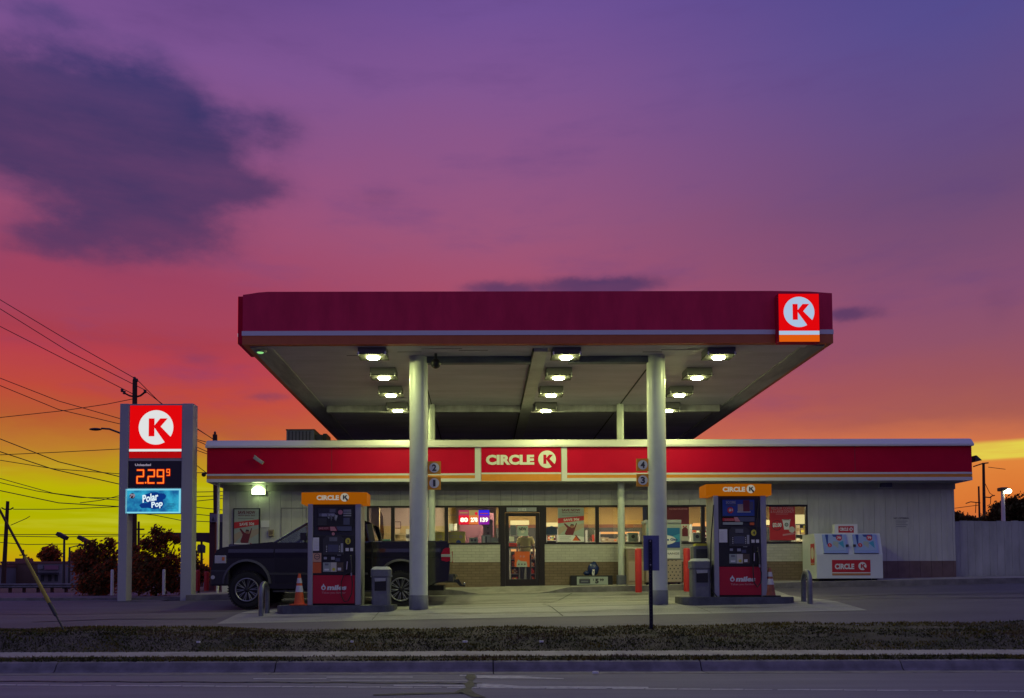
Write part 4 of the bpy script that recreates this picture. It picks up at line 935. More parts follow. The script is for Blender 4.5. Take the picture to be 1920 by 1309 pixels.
for (a, c, lb) in [(1178, 1196, 'pale green box with round dark emblem on the sill left of the sign board'), (1300, 1315, 'pale green box with round dark emblem on the sill left of the window mullion')]:
    flatbox('coffee_box', a, c, 999, 1016, YW + .2, .25, 'pgreen', lb, 'box', None, lambda b, x0, x1, z0, z1, y: (b.disc((x0 + x1) / 2, (z0 + z1) / 2 + .02, .05, y, 'pink'), b.disc((x0 + x1) / 2, (z0 + z1) / 2 + .02, .03, y - .002, 'dark')))
b = MB(); x0, x1 = X(1024, 24.3), X(1045, 24.3)
b.prism([(x0, Z(1003, 24.3)), (x1, Z(1003, 24.3)), (x1 - .01, Z(990, 24.3)), ((x0 + x1) / 2, Z(986.5, 24.3)), (x0 + .01, Z(990, 24.3))], 24.3, 24.5, mat('dark_teal_plastic', (.04, .10, .14), .4)); tag(b.build('machine_hood', None, (x0, 24.3, Z(1003, 24.3))), 'dark blue rounded machine top behind the window right of the door', 'drink machine')

# person behind the door glass
def skin_mesh(name, verts, edges, radii, k, parent=None, org=(0, 0, 0), sub=2):
    me = bpy.data.meshes.new(name); me.from_pydata(verts, edges, []); o = bpy.data.objects.new(name, me); sc.collection.objects.link(o)
    o.modifiers.new('skin', 'SKIN').use_smooth_shade = True
    if not me.skin_vertices: 
        bm_ = bmesh.new(); bm_.from_mesh(me); bm_.verts.layers.skin.verify(); bm_.to_mesh(me); bm_.free()
    for i, r in enumerate(radii):
        r = r if isinstance(r, tuple) else (r, r)
        me.skin_vertices[0].data[i].radius = r
    me.skin_vertices[0].data[0].use_root = True
    s_ = o.modifiers.new('sub', 'SUBSURF'); s_.levels = sub; s_.render_levels = sub
    me.materials.append(M[k])
    if parent: o.parent = parent
    else: o.location = org
    return o
per = E('person', (X(985, 23.75), 23.75, zfl), 'person in pale yellow t-shirt and dark trousers standing behind the store door', 'person')
V = [(0, 0, .92), (0, 0, 1.12), (0, 0, 1.32), (0, .0, 1.46), (0, 0, 1.53), (0, -.01, 1.62), (0, 0, 1.70),
     (.17, 0, 1.41), (.24, .0, 1.16), (.25, -.06, .93), (.25, -.08, .86), (-.17, 0, 1.41), (-.24, 0, 1.16), (-.25, -.06, .93), (-.25, -.08, .86),
     (.09, 0, .86), (.10, -.01, .47), (.10, .02, .09), (.10, -.12, .04), (-.09, 0, .86), (-.10, -.01, .47), (-.11, .02, .09), (-.11, -.12, .04)]
Ed = [(0, 1), (1, 2), (2, 3), (3, 4), (4, 5), (5, 6), (3, 7), (7, 8), (8, 9), (9, 10), (3, 11), (11, 12), (12, 13), (13, 14), (0, 15), (15, 16), (16, 17), (17, 18), (0, 19), (19, 20), (20, 21), (21, 22)]
Rr = [(.14, .10), (.13, .09), (.15, .10), (.08, .07), (.055, .055), (.078, .09), (.07, .08), .052, .042, .03, (.02, .038), .052, .042, .03, (.02, .038), .085, .06, .04, (.04, .03), .085, .06, .04, (.04, .03)]
for sgn in (1, -1):
    h0 = 10 if sgn == 1 else 14
    for f_, (ox, L) in enumerate([(-.028, .060), (-.010, .075), (.010, .078), (.028, .062)]):
        i0 = len(V); V.append((sgn * .25, -.085 + ox, .81)); V.append((sgn * .245, -.09 + ox, .81 - L)); Ed += [(h0, i0), (i0, i0 + 1)]; Rr += [.009, .007]
    i0 = len(V); V.append((sgn * .235, -.13, .83)); V.append((sgn * .23, -.14, .79)); Ed += [(h0, i0), (i0, i0 + 1)]; Rr += [.010, .008]
skin_mesh('body', V, Ed, Rr, 'skin', per, sub=1)
skin_mesh('shirt', [(0, 0, .88), (0, 0, 1.12), (0, 0, 1.32), (0, 0, 1.43), (.17, 0, 1.41), (.225, 0, 1.22), (-.17, 0, 1.41), (-.225, 0, 1.22)], [(0, 1), (1, 2), (2, 3), (3, 4), (4, 5), (3, 6), (6, 7)], [(.17, .13), (.16, .12), (.18, .125), (.10, .09), .078, .075, .078, .075], 'shirt', per)
skin_mesh('trousers', [(0, 0, .90), (.09, 0, .84), (.10, -.01, .47), (.10, .02, .10), (-.09, 0, .84), (-.10, -.01, .47), (-.11, .02, .10)], [(0, 1), (1, 2), (2, 3), (0, 4), (4, 5), (5, 6)], [(.155, .12), .105, .08, .065, .105, .08, .065], 'pants', per)
skin_mesh('shoes', [(.10, .03, .05), (.10, -.13, .035), (-.11, .03, .05), (-.11, -.13, .035)], [(0, 1), (2, 3)], [.055, .04, .055, .04], 'pants', per)
per.scale = (.93, .93, .93)
skin_mesh('hair', [(0, .03, 1.62), (0, .01, 1.70), (0, -.01, 1.735)], [(0, 1), (1, 2)], [(.085, .085), (.083, .095), (.06, .07)], 'hair', per)
b = MB(); o3 = Vector(ORG)
for s_ in (-1, 1): b.ball((o3.x + s_ * .03, o3.y - .092, o3.z + 1.635), .012, 'whitem', 8); b.ball((o3.x + s_ * .08, o3.y, o3.z + 1.62), .02, 'skin', 8, (.5, 1, 1.4))
b.ball((o3.x, o3.y - .105, o3.z + 1.605), .016, 'skin', 8, (1, 1, 1.6)); b.box(o3.x - .025, o3.x + .025, o3.y - .098, o3.y - .088, o3.z + 1.565, o3.z + 1.573, 'pred'); b.build('face', per)

# ------------------------------------------------------------------ fixtures on the store
def camera_box(px, py, Y, lab, sx=1):
    p = at(px, py, Y); t = E('security_camera', (p.x, p.y, p.z), lab, 'security camera')
    b = MB(); b.box(-.14, .14, -.05, .05, -.045, .045, 'greyl'); b.box(-.16, -.10, -.055, .055, .03, .055, 'greyl'); b.xf(Matrix.Translation(p) @ Matrix.Rotation(.6 * sx, 4, 'Y')); b.build('camera_body', t, bevel=.012)
    b = MB(); b.tube([(p.x - .05 * sx, p.y + .0, p.z), (p.x - .08 * sx, p.y + .1, p.z + .06), (p.x - .08 * sx, YS, p.z + .06)], .014, 'greyl'); b.build('bracket', t)
camera_box(485, 863, YS - .22, 'white box camera on the left part of the store fascia')
p = at(382, 890, 22.6); t = E('security_camera', p, 'small dark camera at the left end of the store fascia', 'security camera')
b = MB(); b.ball((p.x, p.y, p.z), .06, 'dark', 12); b.build('camera_body', t); b = MB(); b.tube([(p.x, p.y, p.z + .02), (fx0, p.y, p.z + .05)], .02, 'dark'); b.build('bracket', t)
p = at(1829, 862, 22.6); t = E('flood_light', p, 'small shaded fixture at the right end of the store fascia', 'light fixture')
b = MB(); b.prism([(p.x - .06, p.z - .07), (p.x + .12, p.z - .03), (p.x - .02, p.z + .10), (p.x - .06, p.z + .10)], p.y - .1, p.y + .1, 'dark'); b.build('shade', t); b = MB(); b.box(fx1, p.x - .05, p.y - .03, p.y + .03, p.z - .03, p.z + .03, 'dark'); b.build('bracket', t)
def wallpack(px0, px1, py0, py1, lit, lab):
    Y = YW - .05; x0, x1, z0, z1 = X(px0, Y, 917), X(px1, Y, 917), Z(py1, Y), Z(py0, Y)
    t = E('wall_light', ((x0 + x1) / 2, Y, z0), lab, 'wall light')
    b = MB(); b.box(x0 - .03, x1 + .03, Y - .02, Y + .045, z0 - .02, z1 + .04, 'greyl'); b.build('housing', t, bevel=.01)
    b = MB(); k = 'walllamp' if lit else 'screen'; xm = (x0 + x1) / 2; h_ = z1 - z0
    b.prism([(x0, z0), (x1, z0), (x1, z0 + h_ * .6), (xm + .05, z1), (xm - .05, z1), (x0, z0 + h_ * .6)], Y - .10, Y - .021, k)
    b.build('lens', t)
wallpack(474, 497, 911, 926, True, 'lit greenish white wall light above the framed poster')
wallpack(1649, 1670, 905, 916, False, 'unlit wall light high on the siding above the ice box')
flatbox('stencil_notice', 1676, 1704, 970, 991, YW - .006, .004, 'siding', 'faint small lettering on the siding right of the ice box', 'notice', None, lambda b, x0, x1, z0, z1, y: (b.text('NO LOITERING', x0, x1, z1 - .05, z1, y, 'dark', .01), lines(b, x0 + .05, x1 - .03, [z1 - .11, z1 - .16, z1 - .21, z1 - .26], .014, y, 'grey')))
# rooftop unit
t = E('rooftop_unit', (X(565, 25), 25, zcap0), 'boxy air conditioning unit on the store roof left of the canopy', 'air conditioner')
b = MB(); b.box(X(537, 25, 815), X(589, 25, 815), 25, 26.2, zcap0, Z(804.5, 25), 'grey'); b.box(X(536, 25, 815), X(590, 25, 815), 24.98, 26.22, Z(806, 25), Z(804, 25), 'dark')
for i in range(7): b.box(X(541 + i * 6.5, 25, 815), X(543 + i * 6.5, 25, 815), 24.985, 25, zcap0 + .1, Z(808, 25), 'dark')
b.build('cabinet', t)
b = MB(); b.box(X(590, 25, 815), X(603, 25, 815), 25.1, 26, zcap0, Z(813, 25), 'dark'); b.box(X(603, 25, 815), X(610, 25, 815), 25.2, 25.9, zcap0, Z(810, 25), 'dark'); b.build('duct', t)

# ------------------------------------------------------------------ pumps
K_ = 1 / (5.454 * 89.4)
def pump(label, variant):
    t = E('fuel_pump', (0, 0, 0), label, 'fuel pump', 'fuel pumps under the canopy')
    f = lambda a: (a - 370) * K_; h = lambda c: (1232 - c) * K_
    D = .52
    b = MB(); b.box(f(150), f(580), .03, D, 0.02, h(205), 'dark'); b.box(f(152), f(578), .0, .03, h(925), h(520), 'black'); b.box(f(110), f(630), .04, D + .02, 0, .03, 'black'); b.build('body', t, bevel=.006)
    for (a, c) in ((100, 152), (580, 640)):
        b = MB(); b.box(f(a), f(c), -.02 if a == 100 else 0.0, D + .04, 0, h(203), 'metal'); b.build('side_post', t, bevel=.012)
    b = MB(); n_ = 10; P = [(f(32), .0), (f(32), D + .05), (f(697), D + .05), (f(697), 0)]
    P += [(f(697) + (f(32) - f(697)) * i / n_, -.05 * math.sin(PI * i / n_)) for i in range(1, n_)]
    b.prism(P, h(200), h(85), 'hdr', 'z'); hd = b.build('header', t)
    b = MB(); b.text('CIRCLE', f(192), f(420), h(167), h(117), -.062, 'hdrw', .045); b.klogo(f(477), h(139), 43 * K_, -.062, 'hdrw', 'dark'); b.build('lettering', hd)
    b = MB(); y = .0; b.box(f(188), f(562), .0, .03, h(432), h(232), 'black')
    if variant == 0:
        for (X0, X1, Y0, Y1, k) in [(200, 400, 245, 300, 'dark'), (210, 300, 255, 330, 'grey'), (240, 370, 300, 330, 'greyl'), (200, 290, 345, 420, 'dark'), (320, 380, 255, 290, 'grey'), (460, 540, 262, 272, 'greyl'), (460, 540, 280, 290, 'greyl'), (460, 540, 298, 308, 'greyl'), (460, 540, 318, 328, 'greyl'), (460, 525, 345, 415, 'screen')]: b.rect(f(X0), f(X1), h(Y1), h(Y0), y - .003 - (X0 % 7) * .0006, k)
        b.disc(f(430), h(288), 24 * K_, y - .008, 'ppink')
        for i in range(9): b.poly([(f(290 + i * 12), h(300 + (i * 37) % 50)), (f(312 + i * 13), h(312 + (i * 23) % 50)), (f(300 + i * 12), h(345 + (i * 11) % 40))], y - .008 - i * .0004, ['grey', 'greyl', 'black'][i % 3])
    else:
        b.rect(f(196), f(520), h(410), h(245), y - .003, 'pblue'); b.text('SCORE', f(230), f(330), h(285), h(258), y - .006, 'greyl', .03); b.rect(f(235), f(335), h(305), h(292), y - .006, 'screen')
        b.disc(f(275), h(352), 32 * K_, y - .006, 'pred'); b.text('$1', f(258), f(296), h(366), h(336), y - .009, 'whitem', .04)
        b.rect(f(350), f(405), h(360), h(290), y - .006, 'ptan'); b.rect(f(405), f(470), h(365), h(250), y - .007, 'pmar'); b.rect(f(470), f(510), h(350), h(265), y - .006, 'screen'); b.rect(f(345), f(480), h(376), h(362), y - .006, 'greyl')
    b.build('advert_panel', t)
    b = MB()
    if variant == 0: b.box(f(205), f(400), .0, .028, h(470), h(436), 'pmar'); b.poly([(f(385), h(432)), (f(545), h(432)), (f(545), h(478)), (f(410), h(478))], -.003, 'screen'); b.poly([(f(325), h(434)), (f(370), h(434)), (f(395), h(478)), (f(330), h(478))], -.004, 'ppink'); b.disc(f(358), h(508), 16 * K_, -.003, 'ppink')
    else: b.box(f(196), f(320), .0, .028, h(462), h(425), 'pred'); b.poly([(f(335), h(422)), (f(520), h(422)), (f(520), h(468)), (f(370), h(468))], -.003, 'screen'); b.poly([(f(310), h(422)), (f(345), h(422)), (f(375), h(468)), (f(320), h(468))], -.004, 'ppink'); b.rect(f(196), f(400), h(500), h(474), -.003, 'pgreen'); b.rect(f(470), f(515), h(505), h(478), -.005, 'porange')
    b.text('SAVE NOW', f(215), f(310), h(462), h(440), -.006, 'ppink', .02); b.build('banner', t)
    b = MB(); b.prism([(f(255), h(560)), (f(290), h(528)), (f(430), h(528)), (f(465), h(560)), (f(465), h(720)), (f(255), h(720))], -.02, 0.0, 'dark'); b.rect(f(320), f(400), h(583), h(543), -.023, 'grey')
    b.rect(f(305), f(412), h(692), h(618), -.023, 'screen')
    for i in range(4):
        for a in (288, 418): b.rect(f(a), f(a + 9), h(637 + i * 18), h(630 + i * 18), -.023, 'whitem')
    b.rect(f(436), f(460), h(695), h(605), -.023, 'greyl'); b.build('display', t)
    b = MB(); b.rect(f(145) if variant == 0 else f(156), f(215) if variant == 0 else f(240), h(680), h(545), -.006, 'whitem')
    lines(b, f(165), f(205), [h(570 + i * 14) for i in range(7)], .002, -.008, 'grey')
    if variant == 0: b.rect(f(150), f(238), h(793), h(702), -.005, 'ppeach'); b.disc(f(195), h(738), 30 * K_, -.007, 'pink'); b.disc(f(195), h(738), 24 * K_, -.008, 'ppeach'); b.rect(f(178), f(214), h(742), h(736), -.009, 'pink'); b.rect(f(150), f(238), h(905), h(797), -.005, 'porange')
    b.build('notices', t)
    b = MB(); b.prism([(f(508) + 27 * K_ * (1.0 if i not in (3, 4) else .8) * math.cos(2 * PI * i / 12), h(582) + 33 * K_ * math.sin(2 * PI * i / 12)) for i in range(12)], -.01, 0, 'pyellow'); b.text('2' if variant == 0 else '4', f(500), f(520), h(598), h(566), -.013, 'pink', .05); b.build('grade_badge', t)
    for (X0, X1, Y0, Y1, k) in [(484, 516, 652, 684, 'whitem'), (530, 560, 652, 684, 'whitem'), (264, 294, 742, 766, 'greyl'), (338, 374, 742, 770, 'greyl'), (382, 428, 755, 788, 'screen'), (400, 440, 715, 728, 'greyl'), (257, 330, 798, 893, 'pgreen'), (333, 393, 798, 893, 'cream'), (396, 462, 798, 893, 'pbrown')]: b = MB(); b.box(f(X0), f(X1), -.01, .0, h(Y1), h(Y0), k); b.build('button_plate', t)
    b = MB()
    b.rect(f(405), f(440), h(880), h(852), -.013, 'whitem'); b.rect(f(275), f(312), h(828), h(808), -.013, 'grey'); b.disc(f(365), h(868), 16 * K_, -.013, 'pyellow'); b.rect(f(270), f(316), h(880), h(862), -.013, 'whitem'); b.build('grade_labels', t)
    b = MB(); b.box(f(500), f(572), -.03, .0, h(905), h(712), 'black')
    b.tube([(f(540), -.05, h(735)), (f(543), -.07, h(780)), (f(552), -.09, h(850)), (f(548), -.09, h(905))], .016, 'dark', 8); b.tube([(f(505), -.04, h(790)), (f(500), -.06, h(870))], .012, 'steel', 8)
    for yy in (738, 770): b.ball((f(540), -.05, h(yy)), .016, 'steel', 8)
    b.box(f(543), f(556), -.095, -.07, h(935), h(895), 'steel'); b.build('nozzle', t)
    b = MB()
    if variant == 0: b.tube([(f(550), -.08, h(930)), (f(560), -.09, h(1010)), (f(555), -.09, h(1110)), (f(520), -.09, h(1185)), (f(480), -.085, h(1195)), (f(448), -.08, h(1130)), (f(446), -.07, h(1000)), (f(470), -.05, h(930)), (f(520), -.03, h(905))], .011, 'black', 8)
    else:
        b.tube([(f(550), -.08, h(915)), (f(566), -.09, h(990)), (f(560), -.09, h(1085)), (f(525), -.09, h(1135)), (f(492), -.085, h(1090)), (f(484), -.08, h(980)), (f(490), -.05, h(900))], .013, 'black', 8)
        b.tube([(f(560), -.04, h(270)), (f(535), -.05, h(480)), (f(530), -.05, h(560))], .010, 'black', 8); b.tube([(f(102), -.03, h(300)), (f(68), -.06, h(640)), (f(50), -.08, h(1040)), (f(75), -.08, h(1180)), (f(120), -.05, h(1228))], .012, 'black', 8)
    b.build('hose', t)
    b = MB(); b.box(f(154), f(576), -.005, .028, h(1213), h(928), mat('pump_red', (.50, .01, .035), .35))
    lx = 240 if variant == 0 else 262; y = -.008; s_ = 1.0
    b.poly([(f(lx + 22) + 24 * K_ * math.cos(a), h(1054) + 24 * K_ * math.sin(a)) for a in [PI / 2 + .45 + i * (2 * PI - .9) / 14 for i in range(15)]] + [(f(lx + 22), h(1012))], y, 'whitem'); b.disc(f(lx + 22), h(1056), 11 * K_, y - .003, 'pred')
    b.text('miles', f(lx + 56), f(lx + 250), h(1078), h(1026), y, 'whitem', .05, shear=.2); b.text('Takes you further', f(lx + 4), f(lx + 248), h(1120), h(1094), y, 'ppink', .02); b.build('red_panel', t)
    return t
pl = pump('fuel pump beside the pickup with number 2 and an orange no smoking notice', 0)
IZ = [g(-3, 17.9) + .12, g(5.4, 17.9) + .12]
pl.location = (X(627, 17.75, 1030), 17.75, IZ[0]); pr = pump('fuel pump right of the right column with a blue advert and number 4', 1); pr.location = (X(1388, 17.75, 1030), 17.75, IZ[1])
for i, (a, c, yc) in enumerate([(516, 738, 17.95), (1281, 1493, 17.95)]):
    x0, x1 = X(a, 17.5), X(c, 17.5); r = .25; P = []
    y0, y1 = 17.5, 18.55
    for (cx_, cy_, a0) in ((x1 - r, y0 + r, -90), (x1 - r, y1 - r, 0), (x0 + r, y1 - r, 90), (x0 + r, y0 + r, 180)):
        for q in range(6): an = math.radians(a0 + q * 18); P.append((cx_ + r * math.cos(an), cy_ + r * math.sin(an)))
    zb0 = min(g(x0, y0), g(x1, y0)); b = MB(); b.prism(P, zb0 - .03, IZ[i] - .001, 'island', 'z')
    tag(b.build('pump_island', None, ((x0 + x1) / 2, 18, zb0), .02), ['low dark raised island under the pump beside the pickup', 'low dark raised island under the right pump'][i], 'pump island', 'pump islands')
# bins
def bin_(label, loc):
    t = E('waste_bin', (0, 0, 0), label, 'waste bin', 'grey bins on the pump islands')
    W_ = .205; c = .05
    oct_ = lambda w_, e: [(-w_ + e, -w_), (w_ - e, -w_), (w_, -w_ + e), (w_, w_ - e), (w_ - e, w_), (-w_ + e, w_), (-w_, w_ - e), (-w_, -w_ + e)]
    b = MB(); b.prism(oct_(.19, c), 0, .62, 'grey', 'z'); b.build('bin_body', t, bevel=.01)
    b = MB(); b.prism(oct_(.205, c), .60, .74, 'grey', 'z'); V = [(x, y, .74) for x, y in oct_(.205, c)] + [(x, y, .80) for x, y in oct_(.15, .04)]
    b.add(V, [(i, (i + 1) % 8, 8 + (i + 1) % 8, 8 + i) for i in range(8)] + [tuple(range(8, 16))], 'greyl'); b.tube([(-.225, 0, .60), (.225, 0, .60)], .018, 'greyl', 8); b.build('lid', t)
    b = MB(); b.box(-.12, .12, -.198, -.185, .30, .55, 'black'); b.prism([(-.11, .49), (.11, .50), (.11, .56), (-.12, .56)], -.215, -.20, 'greyl'); b.build('opening', t)
    t.location = loc; return t
bl = bin_('grey square waste bin between the left pump and the left column', (X(715, 17.85), 17.9, IZ[0]))
dup(bl, (X(1312, 17.85), 17.9, IZ[1]), 'grey square waste bin left of the right pump')
xx = X(1314, 18.35); t = E('squeegee_stand', (xx, 18.35, IZ[1]), 'tall grey windshield service stand with yellow top behind the right bin', 'service stand')
b = MB(); b.box(xx - .19, xx + .19, 18.25, 18.5, IZ[1], Z(1025, 18.3), 'grey'); b.build('cabinet', t, bevel=.015); b = MB(); b.box(xx - .13, xx + .13, 18.24, 18.25, Z(1055, 18.3), Z(1031, 18.3), 'dark'); b.build('opening', t)
b = MB(); b.box(xx - .14, xx + .14, 18.26, 18.48, Z(1025, 18.3), Z(1020.5, 18.3), 'pyellow'); b.build('yellow_top', t)
# cones
def cone_(label, loc, k, hh):
    t = E('traffic_cone', (0, 0, 0), label, 'traffic cone')
    b = MB(); b.box(-.17, .17, -.17, .17, 0, .03, 'black' if k == 'coner' else k); b.build('cone_base', t, bevel=.01)
    R = lambda z: .115 * (1 - z / hh) + .028 * (z / hh)
    b = MB(); b.lathe([(R(.03), .03), (.026, hh)], (0, 0, 0), k, 20); b.build('cone_body', t)
    for u0, u1 in ((.42, .62), (.70, .86)): b = MB(); b.lathe([(R(hh * u0) + .003, hh * u0), (R(hh * u1) + .003, hh * u1)], (0, 0, 0), 'reflect', 20); b.build('reflective_band', t)
    t.location = loc
cone_('bright orange traffic cone with pale bands left of the left pump', (X(562, 17.75), 17.75, IZ[0]), 'cone', .66)
cone_('dull faded traffic cone right of the right pump', (X(1442, 17.8), 17.8, IZ[1]), 'coner', .60)
# hoop barriers
def hoop(pa, pb, h_, Ya, Yb, lab):
    A = Vector((X(pa, Ya, 1130), Ya, 0)); B = Vector((X(pb, Yb, 1130), Yb, 0)); za, zb_ = g(A.x, A.y), g(B.x, B.y); P = [(A.x, A.y, za - .03)]
    zt_ = za + h_; d = (B - A); L = d.length
    for i in range(13):
        t_ = PI * i / 12; q = A + d * (.5 - .5 * math.cos(t_)); P.append((q.x, q.y, zt_ - L / 2 + L / 2 * math.sin(t_)))
    P.append((B.x, B.y, zb_ - .03)); b = MB(); b.tube(P, .052, 'metal' if False else mat('galvanised', (.22, .24, .28), .35, metal=.7, var=.3, vscale=8), 14)
    tag(b.build('hoop_barrier', None, (A.x, A.y, za)), lab, 'hoop barrier', 'steel hoop barriers at the pump islands')
hoop(489.5, 501, .66, 17.3, 17.75, 'steel hoop barrier in front of the pickup front wheel'); hoop(1519, 1507, .66, 17.4, 17.85, 'steel hoop barrier right of the faded cone')
# red bollards
def bollard(px, py0, py1, Y, k, lab, r=.085, grp='red bollards'):
    x = X(px, Y, py1); z0, z1 = (g(x, Y) if Y < 21.8 else walkz(x, Y)) - .02, Z(py0, Y)
    b = MB(); b.lathe([(r, z0), (r, z1 - .04), (r * .85, z1 - .01), (r * .4, z1)], (x, Y, 0), k, 20); tag(b.build('bollard', None, (x, Y, z0)), lab, 'bollard', grp)
bollard(1197.5, 1029, 1109, 21.55, 'bollard', 'bright red bollard right of the slim rear column'); bollard(1288.5, 1029, 1109, 21.55, 'bollard', 'bright red bollard behind the right bin')
bollard(370, 1067, 1113, 24.5, 'bollard', 'dull red bollard between the price sign and the pickup, left one', .07); bollard(387, 1070, 1113, 24.5, 'bollard', 'dull red bollard nearest the pickup nose', .07)
bollard(210, 1066, 1113, 22.6, 'white', 'slim white bollard left of the price sign', .04, 'white bollards'); bollard(307, 1066, 1113, 22.6, 'white', 'slim white bollard between the price sign posts', .04, 'white bollards')

# ------------------------------------------------------------------ sidewalk goods
Y = 22.55
x0, x1 = X(1069, Y), X(1148, Y); z0 = walkz(x0, Y)
t = E('merchandise_stand', ((x0 + x1) / 2, Y, z0), 'low black display base with a price card on the sidewalk', 'display stand')
b = MB(); b.box(x0, x1, Y, Y + .28, z0 - .02, Z(1079.5, Y), 'black'); b.build('stand_body', t, bevel=.01)
b = MB(); a0, a1, c0, c1 = X(1081, Y), X(1139, Y), Z(1097, Y), Z(1082, Y); y = Y - .012; b.box(a0, a1, y, Y, c0, c1, 'pgreen')
b.text('$', a0 + .42, a0 + .45, c0 + .10, c0 + .16, y - .002, 'pink', .02); b.text('5', a0 + .48, a0 + .575, c0 + .03, c0 + .16, y - .002, 'pink', .07); b.text('99', a0 + .60, a0 + .71, c0 + .09, c0 + .16, y - .002, 'pink', .05)
b.rect(a0 + .06, a0 + .35, c0 + .03, c0 + .15, y - .002, 'dark'); b.rect(a0 + .10, a0 + .31, c0 + .05, c0 + .12, y - .004, 'screen'); b.rect(a0 + .11, a0 + .29, c0 + .07, c0 + .10, y - .006, 'grey'); b.rect(a0 + .08, a0 + .33, c0 + .165, c0 + .185, y - .002, 'grey'); b.build('price_card', t)
zt2 = Z(1079.5, Y); p = Vector((X(1113, Y), Y + .12, zt2))
b = MB(); b.ball((p.x, p.y, zt2 + .16), .18, 'bluebag', 20, (.85, .75, .95)); b.ball((p.x - .17, p.y, zt2 + .06), .10, 'bluebag', 12, (1, .8, .65)); b.ball((p.x + .02, p.y, zt2 + .31), .06, 'bluebag', 10, (1, .8, .8))
for i in range(len(b.V)):
    v_ = b.V[i]; s_ = 1 + .10 * math.sin(v_[0] * 61 + v_[2] * 37) * math.sin(v_[2] * 53 + v_[1] * 41); b.V[i] = (p.x + (v_[0] - p.x) * s_, p.y + (v_[1] - p.y) * s_, zt2 + max(0, (v_[2] - zt2)) * s_)
tag(b.build('plastic_bag', None, p), 'crumpled dark blue plastic bag lying on the low black display', 'bag')
b = MB(); q = (X(1112, Y), Y - .0, zt2); b.lathe([(.028, 0), (.045, .15), (.045, .155)], (q[0], Y + .02, zt2), 'whitem', 16); b.disc(q[0], zt2 + .09, .015, Y - .025, 'pink'); tag(b.build('paper_cup', None, q), 'white paper cup in front of the blue bag', 'cup')
# tan cabinet
Y = 22.3; x0, x1 = X(1176, Y), X(1209, Y); z0 = walkz(x0, Y)
t = E('litter_cabinet', ((x0 + x1) / 2, Y, z0), 'tan panelled cabinet behind the left red bollard', 'cabinet')
b = MB(); b.box(x0, x1, Y, Y + .45, z0, Z(1030, Y), 'brownbox'); b.box(x0 - .015, x1 + .015, Y - .015, Y + .46, Z(1030, Y), Z(1027, Y), 'cream'); b.build('cabinet_body', t, bevel=.01)
b = MB(); 
for i in range(5): b.box(x0 + .03, x1 - .03, Y - .012, Y, Z(1034 + i * 3.2, Y) - .012, Z(1034 + i * 3.2, Y), 'ptan')
b.build('louvres', t)
b = MB(); b.box(x0 + .03, x1 - .03, Y - .012, Y, z0 + .10, Z(1054, Y), 'ptan'); b.build('cabinet_door', t, bevel=.01)
# gas cylinder exchange locker
Y = 22.15; x0, x1 = X(1211, Y), X(1277, Y); z0 = walkz(x0, Y)
t = E('gas_bottle_locker', ((x0 + x1) / 2, Y, z0), 'tall pale gas bottle locker with blue poster and punched lower door', 'locker')
b = MB(); b.box(x0, x1, Y, Y + .5, z0 + .06, Z(982, Y), 'brownbox'); b.box(x0, x1, Y - .03, Y, Z(1050, Y), Z(982, Y), 'pgreen'); b.box(x0 - .02, x1, Y - .05, Y + .5, Z(982, Y), Z(976, Y), 'greyl'); b.build('locker_body', t, bevel=.008)
b = MB(); x1d = X(1277, Y); b.box(x0, x1d, Y - .02, Y - .002, z0 + .08, Z(1051, Y), 'ptan')
for r in range(5):
    for c in range(9):
        xx = x0 + .07 + c * .1 + (.05 if r % 2 else 0)
        if xx < x1 - .04: b.disc(xx, z0 + .16 + r * .085, .018, Y - .023, 'pink', 14)
for c in range(8): b.rect(x0 + .05 + c * .1, x0 + .09 + c * .1, Z(1052.6, Y), Z(1051.4, Y), Y - .023, 'pink')
b.build('punched_door', t)
b = MB(); y = Y - .034; a0, a1, c0, c1 = X(1214, Y), X(1274, Y), Z(1028, Y), Z(991, Y); b.box(a0, a1, y, y + .003, c0, c1, 'pcyan')
b.poly([(a0, c0), (a1, c0), (a1, c0 + .16), (a0, c0 + .04)], y - .003, 'pblue'); b.poly([(a0, c1 - .08), (a0 + .5, c1), (a1, c1), (a1, c1 - .15), (a0 + .4, c1 - .3), (a0, c1 - .38)], y - .002, mat('print_mid_blue', (.02, .16, .36), .5))
b.disc(a0 + .4, c0 + .20, .33, y - .005, 'whitem', 30, .13); b.text('Propane Gas', a0 + .14, a1 - .06, c0 + .16, c0 + .25, y - .008, 'pblue', .04); b.rect(a0, a1, Z(1048, Y), Z(1033, Y), y, 'whitem'); b.text('EXCHANGE', a0 + .3, a1 - .02, Z(1041, Y), Z(1037, Y), y - .003, 'grey', .02); b.build('poster', t)
b = MB(); [b.box(x_ - .03, x_ + .03, Y + .03, Y + .1, z0 - .01, z0 + .06, 'black') for x_ in (x0 + .06, x1 - .06)]; b.build('feet', t)
# ice box
Y0 = 21.95; x0, x1 = X(1530, Y0), X(1654, Y0); z0 = walkz((x0 + x1) / 2, Y0) + .02; zm = Z(1040, Y0, 1590); ztp = Z(1000.5, Y0 + .13, 1590)
t = E('ice_merchandiser', ((x0 + x1) / 2, Y0, z0), 'white two-door ice freezer against the siding', 'ice freezer')
b = MB(); Yb = Y0 + .95; b.prism([(Y0, z0 + .04), (Yb, z0 + .04), (Yb, ztp), (Y0 + .13, ztp), (Y0, zm)], x0, x1, mat('freezer_white', (.66, .71, .76), .4, var=.08, vscale=3), 'x'); b.build('cabinet', t, bevel=.015)
b = MB(); [b.box(x_ - .05, x_ + .05, Y0 + .1, Y0 + .2, z0 - .03, z0 + .04, 'black') for x_ in (x0 + .15, x1 - .15)]; b.box(x0 + .2, x1 - .2, Y0 + .25, Yb - .1, z0 - .02, z0 + .04, 'black'); b.build('feet', t)
